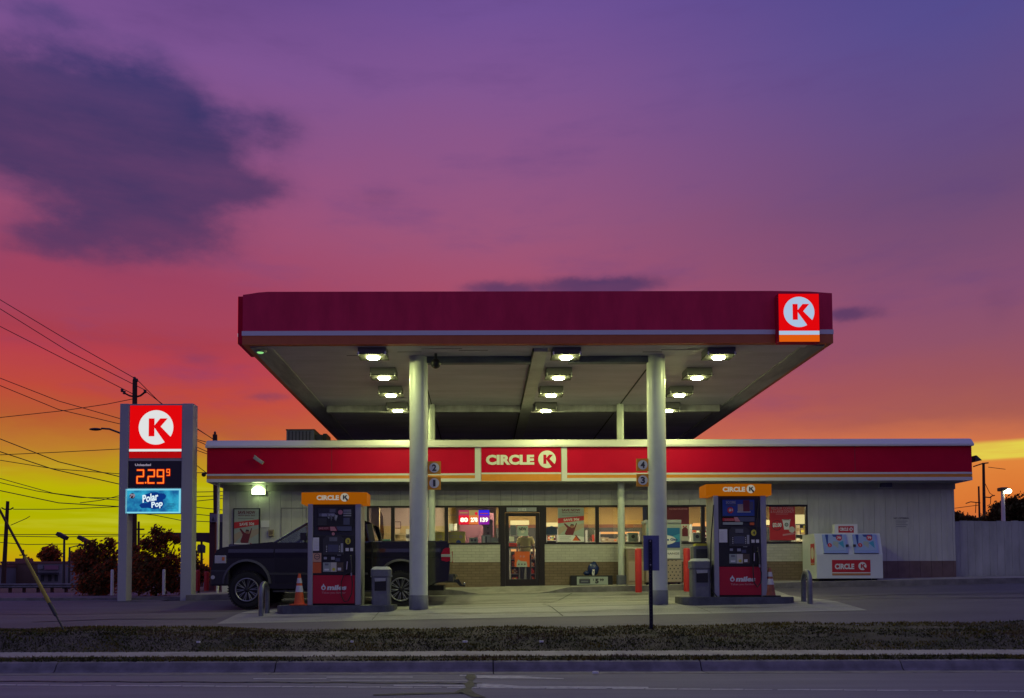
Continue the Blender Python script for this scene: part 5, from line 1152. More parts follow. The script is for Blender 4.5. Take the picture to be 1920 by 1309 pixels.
ang = math.atan2(.13, ztp - zm); Ls = math.hypot(.13, ztp - zm)
doorm = mat('freezer_door', (.28, .38, .74), .35, var=.05)
pb_ = mat('print_pale_blue', (.30, .42, .66), .5)
for i, (a, c) in enumerate([(1544, 1589), (1601, 1646)]):
    w_ = X(c, Y0) - X(a, Y0); b = MB(); b.box(0, w_, -.035, 0, .03, Ls - .03, doorm); b.box(-.01, w_ + .01, -.02, .003, .02, .035, 'dark')
    b.xf(Matrix.Translation((X(a, Y0), Y0, zm)) @ Matrix.Rotation(-ang, 4, 'X')); dd = b.build('freezer_door', t, bevel=.008)
    b = MB(); y = -.04; b.rect(.05, w_ - .05, .10, Ls - .04, y, pb_); b.poly([(.07, Ls - .04), (.15, Ls - .04), (.12, .28), (.09, .25)], y - .002, 'pblue'); b.poly([(w_ * .4, Ls - .04), (w_ * .82, Ls - .04), (w_ * .80, Ls - .12), (w_ * .45, Ls - .10)], y - .002, 'pblue')
    b.poly([(w_ * .62, .30), (w_ * .85, .16), (w_ * .84, .36)], y - .002, 'pcyan'); b.poly([(w_ * .4, .26), (w_ * .6, .16), (w_ * .64, .33), (w_ * .42, .35)], y - .003, 'pgreen'); b.disc(w_ * .68, Ls - .13, .075, y - .004, 'pred'); b.text('79', w_ * .6, w_ * .76, Ls - .165, Ls - .095, y - .006, 'whitem', .04); b.disc(w_ * .26, .24, .055, y - .004, 'pred'); b.text('2', w_ * .24, w_ * .28, .215, .265, y - .006, 'whitem', .03)
    b.xf(Matrix.Translation((X(a, Y0), Y0, zm)) @ Matrix.Rotation(-ang, 4, 'X')); b.build('door_graphic', dd)
    b = MB(); hx = w_ - .01 if i == 0 else .01; b.box(hx - .03, hx + .03, -.07, -.035, Ls * .35, Ls * .45, 'dark'); b.xf(Matrix.Translation((X(a, Y0), Y0, zm)) @ Matrix.Rotation(-ang, 4, 'X')); b.build('latch', dd)
b = MB(); a0, a1, c0, c1 = X(1560, Y0, 1063), X(1632, Y0, 1063), Z(1079, Y0, 1590), Z(1050, Y0, 1590); y = Y0 - .004; sg = mat('sticker_red', (.50, .02, .03), .45)
H_ = c1 - c0; b.rect(a0, a1, c0 + H_ * .2, c1, y, sg); b.rect(a0, a1, c0 + H_ * .14, c0 + H_ * .2, y, 'whitem'); b.rect(a0, a1, c0, c0 + H_ * .14, y, mat('sticker_orange', (.45, .18, .06), .5))
b.text('CIRCLE', a0 + .07, a0 + .57, c0 + H_ * .40, c0 + H_ * .76, y - .004, 'whitem', .05); b.klogo(a0 + .78, c0 + H_ * .60, .105, y - .004, 'whitem', sg); b.build('logo_sticker', t)
b = MB(); a0, a1 = X(1565, Y0 + .6), X(1608, Y0 + .6); yy = Y0 + .6; zt3 = Z(983, yy, 1590); b.box(a0, a1, yy, yy + .15, ztp, zt3, 'whitem'); b.rect(a0 + .1, a1 - .1, ztp + .05, zt3 - .05, yy - .003, sg); b.text('CIRCLE', a0 + .13, a0 + .36, ztp + .1, zt3 - .09, yy - .007, 'whitem', .05); b.klogo(a1 - .17, (ztp + zt3) / 2, .05, yy - .007, 'whitem', sg); b.build('top_sign', t)
b = MB(); b.rect(-.13, .13, 0, .5, 0, sg); b.disc(0, .25, .1, -.003, 'cream', 20, .16); b.rect(-.13, .13, -.06, -.01, 0, mat('sticker_orange', (.45, .18, .06), .5)); b.xf(Matrix.Translation((x0 - .004, Y0 + .25, z0 + .45)) @ Matrix.Rotation(-PI / 2, 4, 'Z')); b.build('side_sticker', t)

# ------------------------------------------------------------------ fence on the right
t = E('board_fence', (X(1800, 23.1), 23.1, 1.3), 'tall pale vertical board fence right of the store', 'fence')
b = MB(); x = wx1 + .012; zt_ = Z(977, 23.1, 1850); z00 = 1.2
while x < 26:
    dz_ = random.uniform(-.012, .012); b.box(x + .003, x + .197, 23.1, 23.125, z00 + abs(dz_), zt_ + dz_, 'fence'); x += .2
b.build('boards', t)
b = MB(); [b.box(wx1 + .012, 26, 23.126, 23.17, zz_, zz_ + .09, 'fence') for zz_ in (1.5, 2.3, 2.85)]; b.build('rails', t)

# ------------------------------------------------------------------ front sign post (seen from behind)
Y = 14.75; xp = X(1220.5, Y, 1150); zg = g(xp, Y)
t = E('sign_post', (xp, Y, zg), 'dark metal post in the grass carrying a blue grey sign turned away', 'road sign')
b = MB(); zt_ = Z(1012, Y, 1220)
b.prism([(xp - .032, Y - .02), (xp - .018, Y - .02), (xp - .014, Y + .012), (xp + .014, Y + .012), (xp + .018, Y - .02), (xp + .032, Y - .02), (xp + .026, Y + .022), (xp - .026, Y + .022)][::-1], zg - .1, zt_, 'post', 'z')
b.box(xp - .013, xp + .013, Y - .001, Y + .0115, zg - .1, zt_, 'post')
for i in range(26): b.disc(xp, zg + .12 + i * .06, .005, Y - .003, 'grey', 8)
b.build('post', t)
b = MB(); a0, a1, c0, c1 = X(1207, Y, 1040), X(1236.5, Y, 1040), Z(1070, Y, 1220), Z(1004, Y, 1220); b.box(a0, a1, Y + .024, Y + .028, c0, c1, 'signback'); b.build('sign_plate', t, bevel=.001)
b = MB(); [b.lathe([(.012, -.012), (.012, .012)], (xp, Y - .012, z_), 'steel', 8, 'y') for z_ in (c0 + .1, c1 - .1)]; b.build('bolts', t)

# ------------------------------------------------------------------ pylon price sign
Y = 22.0; PXL = lambda a: X(220 + a / 5.456, Y, 860); PZL = lambda c: Z(740 + c / 5.456, Y, 290)
t = E('price_sign', (X(290, Y, 1110), Y, g(-8.5, Y)), 'tall price sign on two grey posts with lit red emblem panel at the left', 'price sign')
zt_ = PZL(95); zb_ = g(-9, Y) - .03; sb = PXL(28), PXL(118), PXL(665), PXL(778)
for (a, c) in ((sb[0], sb[1]), (sb[2], sb[3])):
    b = MB(); b.box(a, c, Y - .05, Y + .30, zb_, zt_, 'pylon'); b.build('post', t, bevel=.01)
b = MB(); b.box(sb[1], sb[2], Y - .02, Y + .27, PZL(1215), zt_ - .005, 'pylon'); b.build('cabinet', t)
b = MB(); y = Y - .03; b.box(PXL(124), PXL(664), y, Y - .02, PZL(655), PZL(108), 'ppink'); y -= .003
b.rect(PXL(128), PXL(659), PZL(557), PZL(114), y, 'ltred'); b.rect(PXL(124), PXL(660), PZL(583), PZL(559), y, 'ltwhite'); b.rect(PXL(126), PXL(658), PZL(650), PZL(586), y, 'ltreddim')
b.klogo(PXL(397), PZL(338), (PXL(573) - PXL(218)) / 2, y - .004, 'ltwhite', 'ltred'); b.build('emblem_panel', t)
b = MB(); y = Y - .03; b.box(PXL(120), PXL(660), y, Y - .02, PZL(955), PZL(680), 'pylond'); b.build('price_panel', t)
def seg7(b, ch, x0, x1, z0, z1, y, k, th):
    S = {'2': 'abged', '9': 'abcfgd'}[ch]; zm_ = (z0 + z1) / 2; g_ = th * .25
    L = {'a': (x0 + g_, x1 - g_, z1 - th, z1), 'g': (x0 + g_, x1 - g_, zm_ - th / 2, zm_ + th / 2), 'd': (x0 + g_, x1 - g_, z0, z0 + th), 'f': (x0, x0 + th, zm_, z1 - g_), 'b': (x1 - th, x1, zm_, z1 - g_), 'e': (x0, x0 + th, z0 + g_, zm_), 'c': (x1 - th, x1, z0 + g_, zm_)}
    for c in S: b.rect(*L[c], y - .0004 * ord(c) % .003, k)
b = MB(); y = Y - .034; th = .030
b.text('Unleaded', PXL(187), PXL(350), PZL(732), PZL(708), y, 'ltunl', .035)
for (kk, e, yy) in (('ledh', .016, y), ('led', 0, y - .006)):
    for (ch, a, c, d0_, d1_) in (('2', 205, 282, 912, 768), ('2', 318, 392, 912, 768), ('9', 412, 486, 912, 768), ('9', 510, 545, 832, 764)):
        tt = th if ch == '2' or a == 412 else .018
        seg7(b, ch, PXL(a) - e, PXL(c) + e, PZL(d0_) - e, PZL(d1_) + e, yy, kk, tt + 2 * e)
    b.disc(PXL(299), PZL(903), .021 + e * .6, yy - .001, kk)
b.build('led_digits', t)
b = MB(); y = Y - .05; b.box(PXL(98), PXL(656), y, Y - .02, PZL(1215), PZL(966), 'polarframe'); y -= .003; b.rect(PXL(114), PXL(642), PZL(1200), PZL(982), y, 'polar')
b.disc(PXL(370), PZL(1085), .24, y - .003, 'polarnavy', 30, .07) if False else None
b.poly([(PXL(a), PZL(c)) for a, c in ((238, 1135), (262, 1112), (330, 1110), (285, 1095), (285, 1030), (360, 1002), (420, 1000), (440, 1012), (490, 1015), (512, 1035), (505, 1065), (478, 1078), (490, 1120), (470, 1165), (380, 1172), (330, 1160), (262, 1162))], y - .003, 'polarnavy')
b.text('Polar', PXL(266), PXL(428), PZL(1096), PZL(1018), y - .007, 'polarw', .03, shear=.14, rot=.18); b.text('Pop', PXL(358), PXL(474), PZL(1170), PZL(1092), y - .007, 'polarw', .03, shear=.14, rot=.18)
b.disc(PXL(168), PZL(1038), .07, y - .003, 'pmar'); b.text('79', PXL(140), PXL(195), PZL(1058), PZL(1018), y - .006, 'ltunl', .04); lines(b, PXL(520), PXL(610), [PZL(1165), PZL(1150), PZL(1135), PZL(1120)], .008, y - .003, 'pcyan'); b.build('drink_panel', t)
b = MB()
ST(sheet('lot_kerb', [-30, -20, SX0 - .0], [22.4, 22.45], lambda x, y_: g(x, y_) + .05, 'kerb', 0))
b = MB(); xk = fr(-30, SX0, 30)
for a, c in zip(xk, xk[1:]): b.hexa([(a, 22.35, g(a, 22.3) - .05), (c, 22.35, g(c, 22.3) - .05), (c, 22.5, g(c, 22.5) - .05), (a, 22.5, g(a, 22.5) - .05), (a, 22.35, g(a, 22.3) + .06), (c, 22.35, g(c, 22.3) + .06), (c, 22.5, g(c, 22.5) + .06), (a, 22.5, g(a, 22.5) + .06)], 'kerb')
ST(b.build('lot_kerb'))

# ------------------------------------------------------------------ pickup truck
YT = 19.35
TX = lambda a: X(a, YT, 1060); TZ = lambda c: Z(c, YT, 600)
tz0 = g(-4, YT)
tr = E('pickup_truck', (TX(620), YT + .95, tz0), 'black lifted crew cab pickup parked at the left pump facing left', 'pickup truck')
def arc(cx_, cz_, r, a0, a1, n_): return [(cx_ + r * math.cos(math.radians(a0 + (a1 - a0) * i / n_)), cz_ + r * math.sin(math.radians(a0 + (a1 - a0) * i / n_))) for i in range(n_ + 1)]
fwx, rwx, wz, wr = TX(463), TX(752), tz0 + .43, .43
yN, yFa = YT, YT + 1.95
body = [(TX(404), TZ(1098)), (TX(397), TZ(1086)), (TX(396), TZ(1070)), (TX(399), TZ(1056)), (TX(402), TZ(1040)), (TX(406), TZ(1031)), (TX(418), TZ(1026)), (TX(440), TZ(1023)), (TX(480), TZ(1019.5)), (TX(508), TZ(1017.5)), (TX(600), TZ(1017)), (TX(690), TZ(1017.5)), (TX(696), TZ(1017)), (TX(838), TZ(1016)), (TX(842), TZ(1022)), (TX(844), TZ(1045)), (TX(843), TZ(1068)), (TX(840), TZ(1090))]
body += [(rwx + .78, TZ(1094))] + arc(rwx, wz + .14, .52, -12, 192, 14) + [(rwx - .70, TZ(1104)), (fwx + .70, TZ(1104))] + arc(fwx, wz + .14, .52, -12, 180, 14)
b = MB(); b.prism(body, yN, yFa, 'truck'); tb = b.build('body', tr, bevel=.045, seg=3)
b = MB(); b.prism([(TX(410), TZ(1026)), (TX(440), TZ(1021)), (TX(480), TZ(1017.5)), (TX(510), TZ(1015)), (TX(510), TZ(1020)), (TX(410), TZ(1030))], yN + .18, yFa - .18, 'truck'); b.build('bonnet', tr, bevel=.03, seg=3)
# cab: pillars, roof, glass
zbt = TZ(1017.5); zrf = TZ(979); zrt = TZ(974.5); ins = .26
def side(yb, sg):
    yb2 = yb + sg * .03; yt_ = yb + sg * ins
    def beam(p, q, wd, k='truck', th=.07):
        (x0_, z0_), (x1_, z1_) = p, q; fy = lambda z: yb2 + (yt_ - yb2) * (z - zbt) / (zrf - zbt)
        V = [(x0_ - wd, fy(z0_), z0_), (x0_ + wd, fy(z0_), z0_), (x0_ + wd, fy(z0_) + sg * th, z0_), (x0_ - wd, fy(z0_) + sg * th, z0_), (x1_ - wd, fy(z1_), z1_), (x1_ + wd, fy(z1_), z1_), (x1_ + wd, fy(z1_) + sg * th, z1_), (x1_ - wd, fy(z1_) + sg * th, z1_)]
        b.hexa(V, k)
    return beam
b = MB()
for yb, sg in ((yN, 1), (yFa, -1)):
    bm_ = side(yb, sg)
    bm_((TX(513), zbt), (TX(572), zrf), .05); bm_((TX(618), zbt), (TX(622), zrf), .055); bm_((TX(668), zbt), (TX(668), zrf), .06); bm_((TX(697), zbt), (TX(688), zrf), .075)
b.prism([(TX(568), zrf - .01), (TX(585), zrt), (TX(640), zrt + .015), (TX(680), zrt), (TX(694), zrf - .01)], yN + ins - .02, yFa - ins + .02, 'truck'); b.build('cab', tr, bevel=.02)
b = MB()
def pane(P): b.add(P, [tuple(range(len(P)))], 'tint')
for yb, sg in ((yN, 1), (yFa, -1)):
    f = lambda z: yb + sg * (.05 + (ins - .03) * (z - zbt) / (zrf - zbt))
    for (a, c, d0_, e) in ((520, 618, 622, 574), (622, 668, 668, 624), (672, 692, 685, 672)):
        pane([(TX(a), f(zbt), zbt), (TX(c), f(zbt), zbt), (TX(d0_), f(zrf), zrf), (TX(e), f(zrf), zrf)])
pane([(TX(510), yN + .1, zbt), (TX(510), yFa - .1, zbt), (TX(570), yFa - ins, zrf), (TX(570), yN + ins, zrf)]); pane([(TX(699), yN + .1, zbt), (TX(699), yFa - .1, zbt), (TX(689), yFa - ins, zrf), (TX(689), yN + ins, zrf)]); b.build('windows', tr)
b = MB(); [b.box(TX(a), TX(a) + .14, y_, y_ + .5, zbt - .2, zbt + .24, 'black') for a in (598, 655) for y_ in (yN + .3, yFa - .8)]; b.tube([(TX(560) + .19 * math.cos(t_ * PI / 6) * .3, yN + .5 + .19 * math.sin(t_ * PI / 6), zbt + .06 + .19 * math.cos(t_ * PI / 6)) for t_ in range(13)], .015, 'black', 6); b.build('seats', tr)
b = MB(); b.box(TX(566), TX(577), yN - .2, yN - .04, TZ(1014), TZ(1000), 'truck'); b.box(TX(568), TX(576), yN - .05, yN + .08, TZ(1013), TZ(1010), 'black'); b.box(TX(577), TX(577) + .005, yN - .19, yN - .05, TZ(1013), TZ(1001), 'chrome'); b.build('mirror', tr, bevel=.015)
b = MB(); b.box(TX(402.5), TX(424), yN - .012, yN + .2, TZ(1056), TZ(1041), 'lampclear'); b.box(TX(416), TX(421.5), yN - .018, yN, TZ(1051), TZ(1044), 'amber'); b.box(TX(401), TX(402.8), yN + .02, yN + .45, TZ(1056), TZ(1041), 'lampclear'); b.build('headlight', tr, bevel=.01)
b = MB(); b.box(TX(400.5), TX(403), yFa - .45, yFa + .01, TZ(1056), TZ(1041), 'lampclear'); b.build('headlight', tr, bevel=.01)
b = MB(); b.box(TX(399), TX(402), yN + .5, yFa - .5, TZ(1060), TZ(1038), 'black'); [b.box(TX(398.5), TX(400), yN + .52, yFa - .52, TZ(1058 - i * 6), TZ(1056.5 - i * 6), 'chrome') for i in range(3)]; b.build('grille', tr)
b = MB(); b.box(TX(394.5), TX(430), yN - .02, yFa + .02, TZ(1098), TZ(1068), mat('bumper_dark', (.02, .018, .03), .5)); b.build('front_bumper', tr, bevel=.04, seg=3)
b = MB(); b.lathe([(.045, -.03), (.045, .0)], (TX(400), yN + .0, TZ(1082)), 'lampclear', 16, 'y'); b.build('fog_light', tr)
b = MB(); b.box(TX(492), TX(510), yN - .014, yN + .001, TZ(1038.5), TZ(1034.5), 'chrome'); b.build('fender_badge', tr)
b = MB(); b.prism([(TX(828), TZ(1052)), (TX(827), TZ(1040)), (TX(831), TZ(1031)), (TX(836), TZ(1028)), (TX(843.5), TZ(1028)), (TX(844.5), TZ(1052)), (TX(838), TZ(1054))], yN - .012, yN + .14, 'tail'); b.box(TX(827.2), TX(844.5), yN - .018, yN + .1, TZ(1045), TZ(1040), 'greyl'); b.build('tail_light', tr, bevel=.006)
b = MB(); b.prism([(TX(828), TZ(1052)), (TX(843.5), TZ(1028)), (TX(844.5), TZ(1052))], yFa - .14, yFa + .012, 'tail'); b.build('tail_light', tr)
b = MB(); b.box(TX(822), TX(850), yN + .02, yFa - .02, TZ(1092), TZ(1078), 'dark'); b.box(TX(836), TX(853), yN + .05, yFa - .05, TZ(1081), TZ(1076.5), 'black'); b.build('rear_bumper', tr, bevel=.02)
b = MB(); ym = (yN + yFa) / 2; b.tube([(TX(800), YT + .3, TZ(1090)), (TX(858), YT + .3, TZ(1090))], .035, 'dark', 8); b.prism([(TX(850), TZ(1088)), (TX(859), TZ(1086)), (TX(866), TZ(1097)), (TX(872), TZ(1098)), (TX(872), TZ(1101)), (TX(862), TZ(1100))], YT + .27, YT + .33, 'black'); b.ball((TX(870), YT + .3, TZ(1095)), .03, 'chrome', 12); b.build('tow_hitch', tr)
b = MB(); b.box(TX(700), TX(836), yN + .01, yN + .08, TZ(1017), TZ(1014.5), 'dark'); b.box(TX(700), TX(836), yFa - .08, yFa - .01, TZ(1017), TZ(1014.5), 'dark'); b.box(TX(700), TX(716), yN - .004, yN + .01, TZ(1016.5), TZ(1015.6), 'chrome'); b.build('bed_rail', tr)
fl_ = mat('flare', (.06, .06, .075), .4)
for cx_ in (fwx, rwx):
    b = MB()
    P = arc(cx_, wz + .14, .555, 0, 180, 16); Q = arc(cx_, wz + .14, .505, 0, 180, 16)
    for i in range(16):
        b.hexa([(Q[i][0], yN - .05, Q[i][1]), (P[i][0], yN - .03, P[i][1]), (P[i][0], yN + .03, P[i][1]), (Q[i][0], yN + .03, Q[i][1]), (Q[i + 1][0], yN - .05, Q[i + 1][1]), (P[i + 1][0], yN - .03, P[i + 1][1]), (P[i + 1][0], yN + .03, P[i + 1][1]), (Q[i + 1][0], yN + .03, Q[i + 1][1])], fl_)
    b.build('fender_flare', tr)
b = MB(); b.box(TX(512), TX(700), yN + .02, yN + .10, TZ(1110), TZ(1107), 'dark'); [b.box(TX(a), TX(a) + .05, yN + .06, yN + .3, TZ(1108), TZ(1098), 'dark') for a in (530, 610, 690)]; b.build('side_step', tr)
b = MB(); b.box(TX(500), TX(830), yN + .5, yFa - .5, TZ(1108), TZ(1098), 'black'); b.tube([(fwx, yN + .2, wz), (fwx, yFa - .2, wz)], .07, 'black', 8); b.tube([(rwx, yN + .2, wz), (rwx, yFa - .2, wz)], .07, 'black', 8); b.box(fwx - .5, fwx + .5, yN + .25, yFa - .25, wz + .1, TZ(1040), 'black'); b.box(rwx - .5, rwx + .5, yN + .25, yFa - .25, wz + .1, TZ(1040), 'black'); b.build('chassis', tr)
b = MB()
for a in (514, 619, 668): b.box(TX(a), TX(a) + .008, yN - .001, yN + .002, TZ(1095), TZ(1022), 'black')
b.box(TX(697), TX(697) + .02, yN - .002, yN + .1, TZ(1100), TZ(1018), 'black'); b.build('door_seams', tr)
for (a0, a1, pn) in ((428, 513, 'fender_panel'), (515.5, 618, 'door_panel'), (620.5, 667, 'door_panel'), (670, 696, 'cab_panel'), (699, 826, 'bed_panel')):
    b = MB(); lo_ = 1094 if pn == 'door_panel' else 1046
    b.prism([(yN + .03, TZ(1020)), (yN - .022, TZ(1036)), (yN - .012, TZ(1046)), (yN - .006, TZ(lo_) - .001), (yN + .04, TZ(lo_) - .001), (yN + .05, TZ(1020))], TX(a0), TX(a1), 'truck', 'x'); b.build(pn, tr, bevel=.008)
b = MB(); b.box(TX(640), TX(662), yN - .012, yN + .01, TZ(1071), TZ(1070), 'black'); b.box(TX(500), TX(690), yN - .02, yN - .008, TZ(1078), TZ(1074), 'dark'); b.build('side_moulding', tr, bevel=.004)
b = MB(); [b.box(TX(a), TX(a) + .16, yN - .05, yN, TZ(1040), TZ(1037.5), 'chrome') for a in (600, 652)]; b.build('door_handles', tr, bevel=.01)
def wheel(cx_, y_, out):
    b = MB(); hw = .135
    b.lathe([(.27, -hw * .8), (.37, -hw), (.412, -hw * .85), (.425, -hw * .5), (.425, hw * .5), (.412, hw * .85), (.37, hw), (.27, hw * .8)], (cx_, y_, wz), 'tyre', 48, 'y')
    for i in range(44):
        a = 2 * PI * i / 44; c_, s_ = math.cos(a), math.sin(a)
        for (y0_, y1_) in ((-hw * .98, -hw * .35), (-hw * .2, hw * .2), (hw * .35, hw * .98)):
            o_ = len(b.V); b.box(-.017, .017, y0_, y1_, .41, .440, 'tyre'); b.xf(Matrix.Translation((cx_, y_, wz)) @ Matrix.Rotation(a + (.07 if y0_ < 0 else 0), 4, 'Y'), o_)
    tw = b.build('wheel', tr)
    b = MB(); yo = y_ + out * hw; b.lathe([(.275, yo - out * .03), (.268, yo + out * .012), (.245, yo + out * .012), (.240, yo - out * .06), (.20, yo - out * .10), (.05, yo - out * .10)], (cx_, 0, wz), 'rim', 40, 'y')
    b.lathe([(.235, yo - out * .095), (.01, yo - out * .096)], (cx_, 0, wz), 'black', 30, 'y')
    for i in range(10):
        for d_ in (-.10, .10):
            a = 2 * PI * i / 10 + .1; a2 = a + d_; p0 = (cx_ + .06 * math.cos(a), yo - out * .03, wz + .06 * math.sin(a)); p1 = (cx_ + .245 * math.cos(a2), yo - out * .01, wz + .245 * math.sin(a2)); b.tube([p0, p1], .010, 'rim', 6)
    b.build('rim', tw)
    b = MB(); b.lathe([(.062, yo - out * .04), (.058, yo - out * .005), (.03, yo + out * .01), (.001, yo + out * .01)], (cx_, 0, wz), 'black', 16, 'y'); b.build('hub_cap', tw)
for cx_ in (fwx, rwx): wheel(cx_, yN + .14, -1); wheel(cx_, yFa - .14, 1)

# ------------------------------------------------------------------ utility poles, wires, lamps
def pole(px_t, py_t, px_b, Y, r, lab, name='utility_pole', zb_=None, cat='utility pole', arms=None, k='wood'):
    p = at(px_t, py_t, Y); xb = X(px_b, Y, 1095); z0 = g(xb, Y) - .05
    t = E(name, (xb, Y, z0), lab, cat); b = MB(); b.tube([(xb, Y, z0), (p.x, Y, p.z)], r * 1.25, k, 10, r2=r * .85); b.build('pole', t)
    if arms: arms(t, p)
    return t, p
def arms1(t, p):
    b = MB(); Y = p.y
    for (pa, pb) in (((252, 744), (233, 737)), ((256, 744), (271, 736))): b.tube([at(*pa, Y), at((pa[0] + pb[0]) / 2, pa[1] - 2, Y), at(*pb, Y)], .05, 'wood', 6)
    b.build('cross_arm', t)
    for q in ((229, 731), (233, 735), (272, 733), (252, 709), (256, 712)):
        b = MB(); c = at(*q, Y); b.lathe([(.05, -.12), (.09, -.08), (.06, -.03), (.09, .02), (.05, .06)], c, 'dark', 10); b.build('insulator', t)
pole(253, 713, 250, 45, .14, 'tall dark utility pole rising behind the price sign', arms=arms1)
def arms2(t, p):
    b = MB(); Y = p.y; b.tube([at(3, 952, Y), at(8, 955, Y), at(20, 955, Y), at(25, 952, Y)], .05, 'wood', 6); b.build('cross_arm', t)
pole(14.5, 940, 6, 60, .13, 'brown utility pole at the far left edge', arms=arms2)
def arms3(t, p): b = MB(); b.box(p.x - .5, p.x + .5, p.y - .05, p.y + .05, p.z - .75, p.z - .62, 'wood'); b.build('cross_arm', t)
pole(260, 978, 260, 75, .11, 'short distant utility pole seen between the price sign posts', arms=arms3)
pole(44, 1031, 44, 110, .10, 'small distant pole with crossarm behind the left building', arms=arms3)
pole(403, 815, 408, 42, .13, 'dark utility pole just left of the store corner', arms=lambda t, p: (lambda b: (b.lathe([(.04, 0), (.07, .08), (.03, .16)], p, 'dark', 8), b.build('insulator', t)))(MB()))
def arms4(t, p):
    b = MB(); Y = p.y; c = at(371, 1022, Y); d = at(382, 1022, Y); b.box(c.x, d.x, Y - .05, Y + .05, c.z - .05, c.z + .05, 'wood'); b.build('cross_arm', t)
    for q in (374, 381): b = MB(); e = at(q, 1030, Y); b.lathe([(.18, -.3), (.2, .25), (.1, .35)], e, 'dark', 10); b.build('transformer', t)
pole(378, 1014, 378, 70, .10, 'distant pole with two transformers seen past the pickup nose', arms=arms4)
def arms5(t, p):
    Y = p.y; b = MB(); b.tube([at(1825, 875, Y), at(1843, 869, Y), at(1853, 868, Y)], .04, 'wood', 6); b.build('cross_arm', t)
    b = MB(); b.tube([at(1846, 932, Y), at(1856, 933, Y), at(1860, 930, Y), at(1865, 929, Y)], .035, 'wood', 6); b.tube([at(1858, 932, Y), at(1857, 945, Y), at(1851, 949, Y)], .02, 'wood', 6); b.build('side_arm', t)
pole(1844, 868, 1847.5, 50, .085, 'utility pole with crossarm behind the fence', arms=arms5)
def arms6(t, p): Y = p.y; b = MB(); b.tube([at(1811, 944, Y), at(1820, 941, Y), at(1838, 943, Y)], .03, 'wood', 6); b.tube([at(1830, 943, Y), at(1829, 962, Y)], .02, 'wood', 6); b.build('side_arm', t)
pole(1835, 912, 1840, 49, .055, 'thin leaning pole beside the utility pole behind the fence', arms=arms6)
# street lamps
Y = 44.6; t = E('street_lamp', (X(252, Y, 1095), Y, g(-18, Y)), 'cobra head street lamp reaching left of the price sign', 'street lamp')
b = MB(); b.tube([at(250, 828, Y), at(225, 812, Y), at(205, 804.5, Y), at(190, 803.5, Y)], .05, 'dark', 8); b.build('lamp_arm', t)
b = MB(); c = at(179, 805, Y); b.ball(c, .34, 'dark', 14, (1, .45, .22)); b.build('lamp_head', t)
def slamp(pxt, pyt, pxb, Y, lab, hx):
    t, p = pole(pxt, pyt, pxb, Y, .07, lab, 'street_lamp', cat='street lamp', k='dark')
    b = MB(); o_ = 0; b.box(-.32, .32, -.2, .2, -.12, .12, 'dark'); b.xf(Matrix.Translation((p.x + hx, p.y, p.z + .15)) @ Matrix.Rotation(.5, 4, 'Y')); b.build('lamp_head', t, bevel=.04)
slamp(120.5, 1010, 119.5, 50, 'slanted floodlight on a pole left of the bushes', -.12); slamp(159, 1016, 159, 52, 'slanted floodlight on a pole at the bush tops', -.1)
t, p = pole(130.5, 1026, 129.5, 50, .06, 'low street lamp with an arm pointing right beyond the left building', 'street_lamp', cat='street lamp', k='dark')
b = MB(); b.tube([at(130, 1027, 50), at(142, 1024, 50), at(150, 1022, 50)], .03, 'dark', 6); b.ball(at(153, 1022, 50), .13, 'dark', 10, (1.3, .6, .5)); b.build('lamp_arm', t)
t, p = pole(1880, 918, 1884, 33, .075, 'lit street lamp glowing above the fence at the right', 'street_lamp', cat='street lamp', k='white')
b = MB(); c = at(1884, 921, 33); b.box(c.x - .22, c.x + .05, 32.85, 33.15, c.z + .0, c.z + .14, 'dark'); b.build('lamp_head', t, bevel=.03)
b = MB(); c = at(1890, 921, 32.9); b.ball(c, .11, 'lamplit', 14, (1.2, 1, .9)); b.build('lamp_bulb', t)
# wires
wires = [([(-40, 541), (0, 562), (120, 634), (252, 709)], 45), ([(-40, 556), (0, 579), (130, 660), (271, 731)], 45), ([(-40, 590), (0, 612), (110, 668), (230, 729)], 45),
 ([(256, 711), (300, 755), (340, 786), (420, 836)], 45), ([(272, 733), (330, 777), (400, 824), (430, 842)], 45), ([(-40, 696), (0, 709), (110, 752), (225, 785), (420, 838)], 47), ([(-40, 712), (0, 723), (110, 768), (225, 795), (420, 862)], 47),
 ([(-40, 790), (0, 783), (120, 770), (200, 758), (250, 748)], 45), ([(-40, 807), (0, 823), (110, 866), (225, 894)], 40), ([(-40, 833), (0, 847), (100, 880), (220, 907)], 40), ([(-40, 857), (0, 863), (100, 879), (230, 889), (400, 886)], 55),
 ([(-40, 888), (0, 897), (100, 925), (170, 934), (240, 939)], 48), ([(-40, 898), (0, 905), (70, 921), (150, 933), (250, 934)], 50), ([(-40, 910), (0, 920), (110, 943), (240, 951)], 46), ([(25, 955), (110, 955), (250, 949)], 60), ([(-40, 1005), (0, 1005), (110, 1007), (220, 1005)], 60),
 ([(150, 943), (190, 938), (218, 931)], 58), ([(-40, 857), (0, 853), (110, 848), (225, 842)], 62), ([(0, 1017), (50, 1021), (150, 1020)], 70), ([(20, 985), (50, 972), (56, 968)], 60), ([(355, 820), (395, 838)], 50), ([(355, 832), (395, 850)], 50), ([(355, 862), (395, 893)], 52), ([(355, 923), (405, 922)], 52), ([(355, 932), (405, 930)], 53), ([(355, 941), (405, 936)], 51), ([(355, 950), (405, 955)], 51), ([(355, 963), (405, 968)], 54), ([(290, 966), (340, 976), (405, 979)], 56), ([(240, 1002), (340, 1001)], 58)]
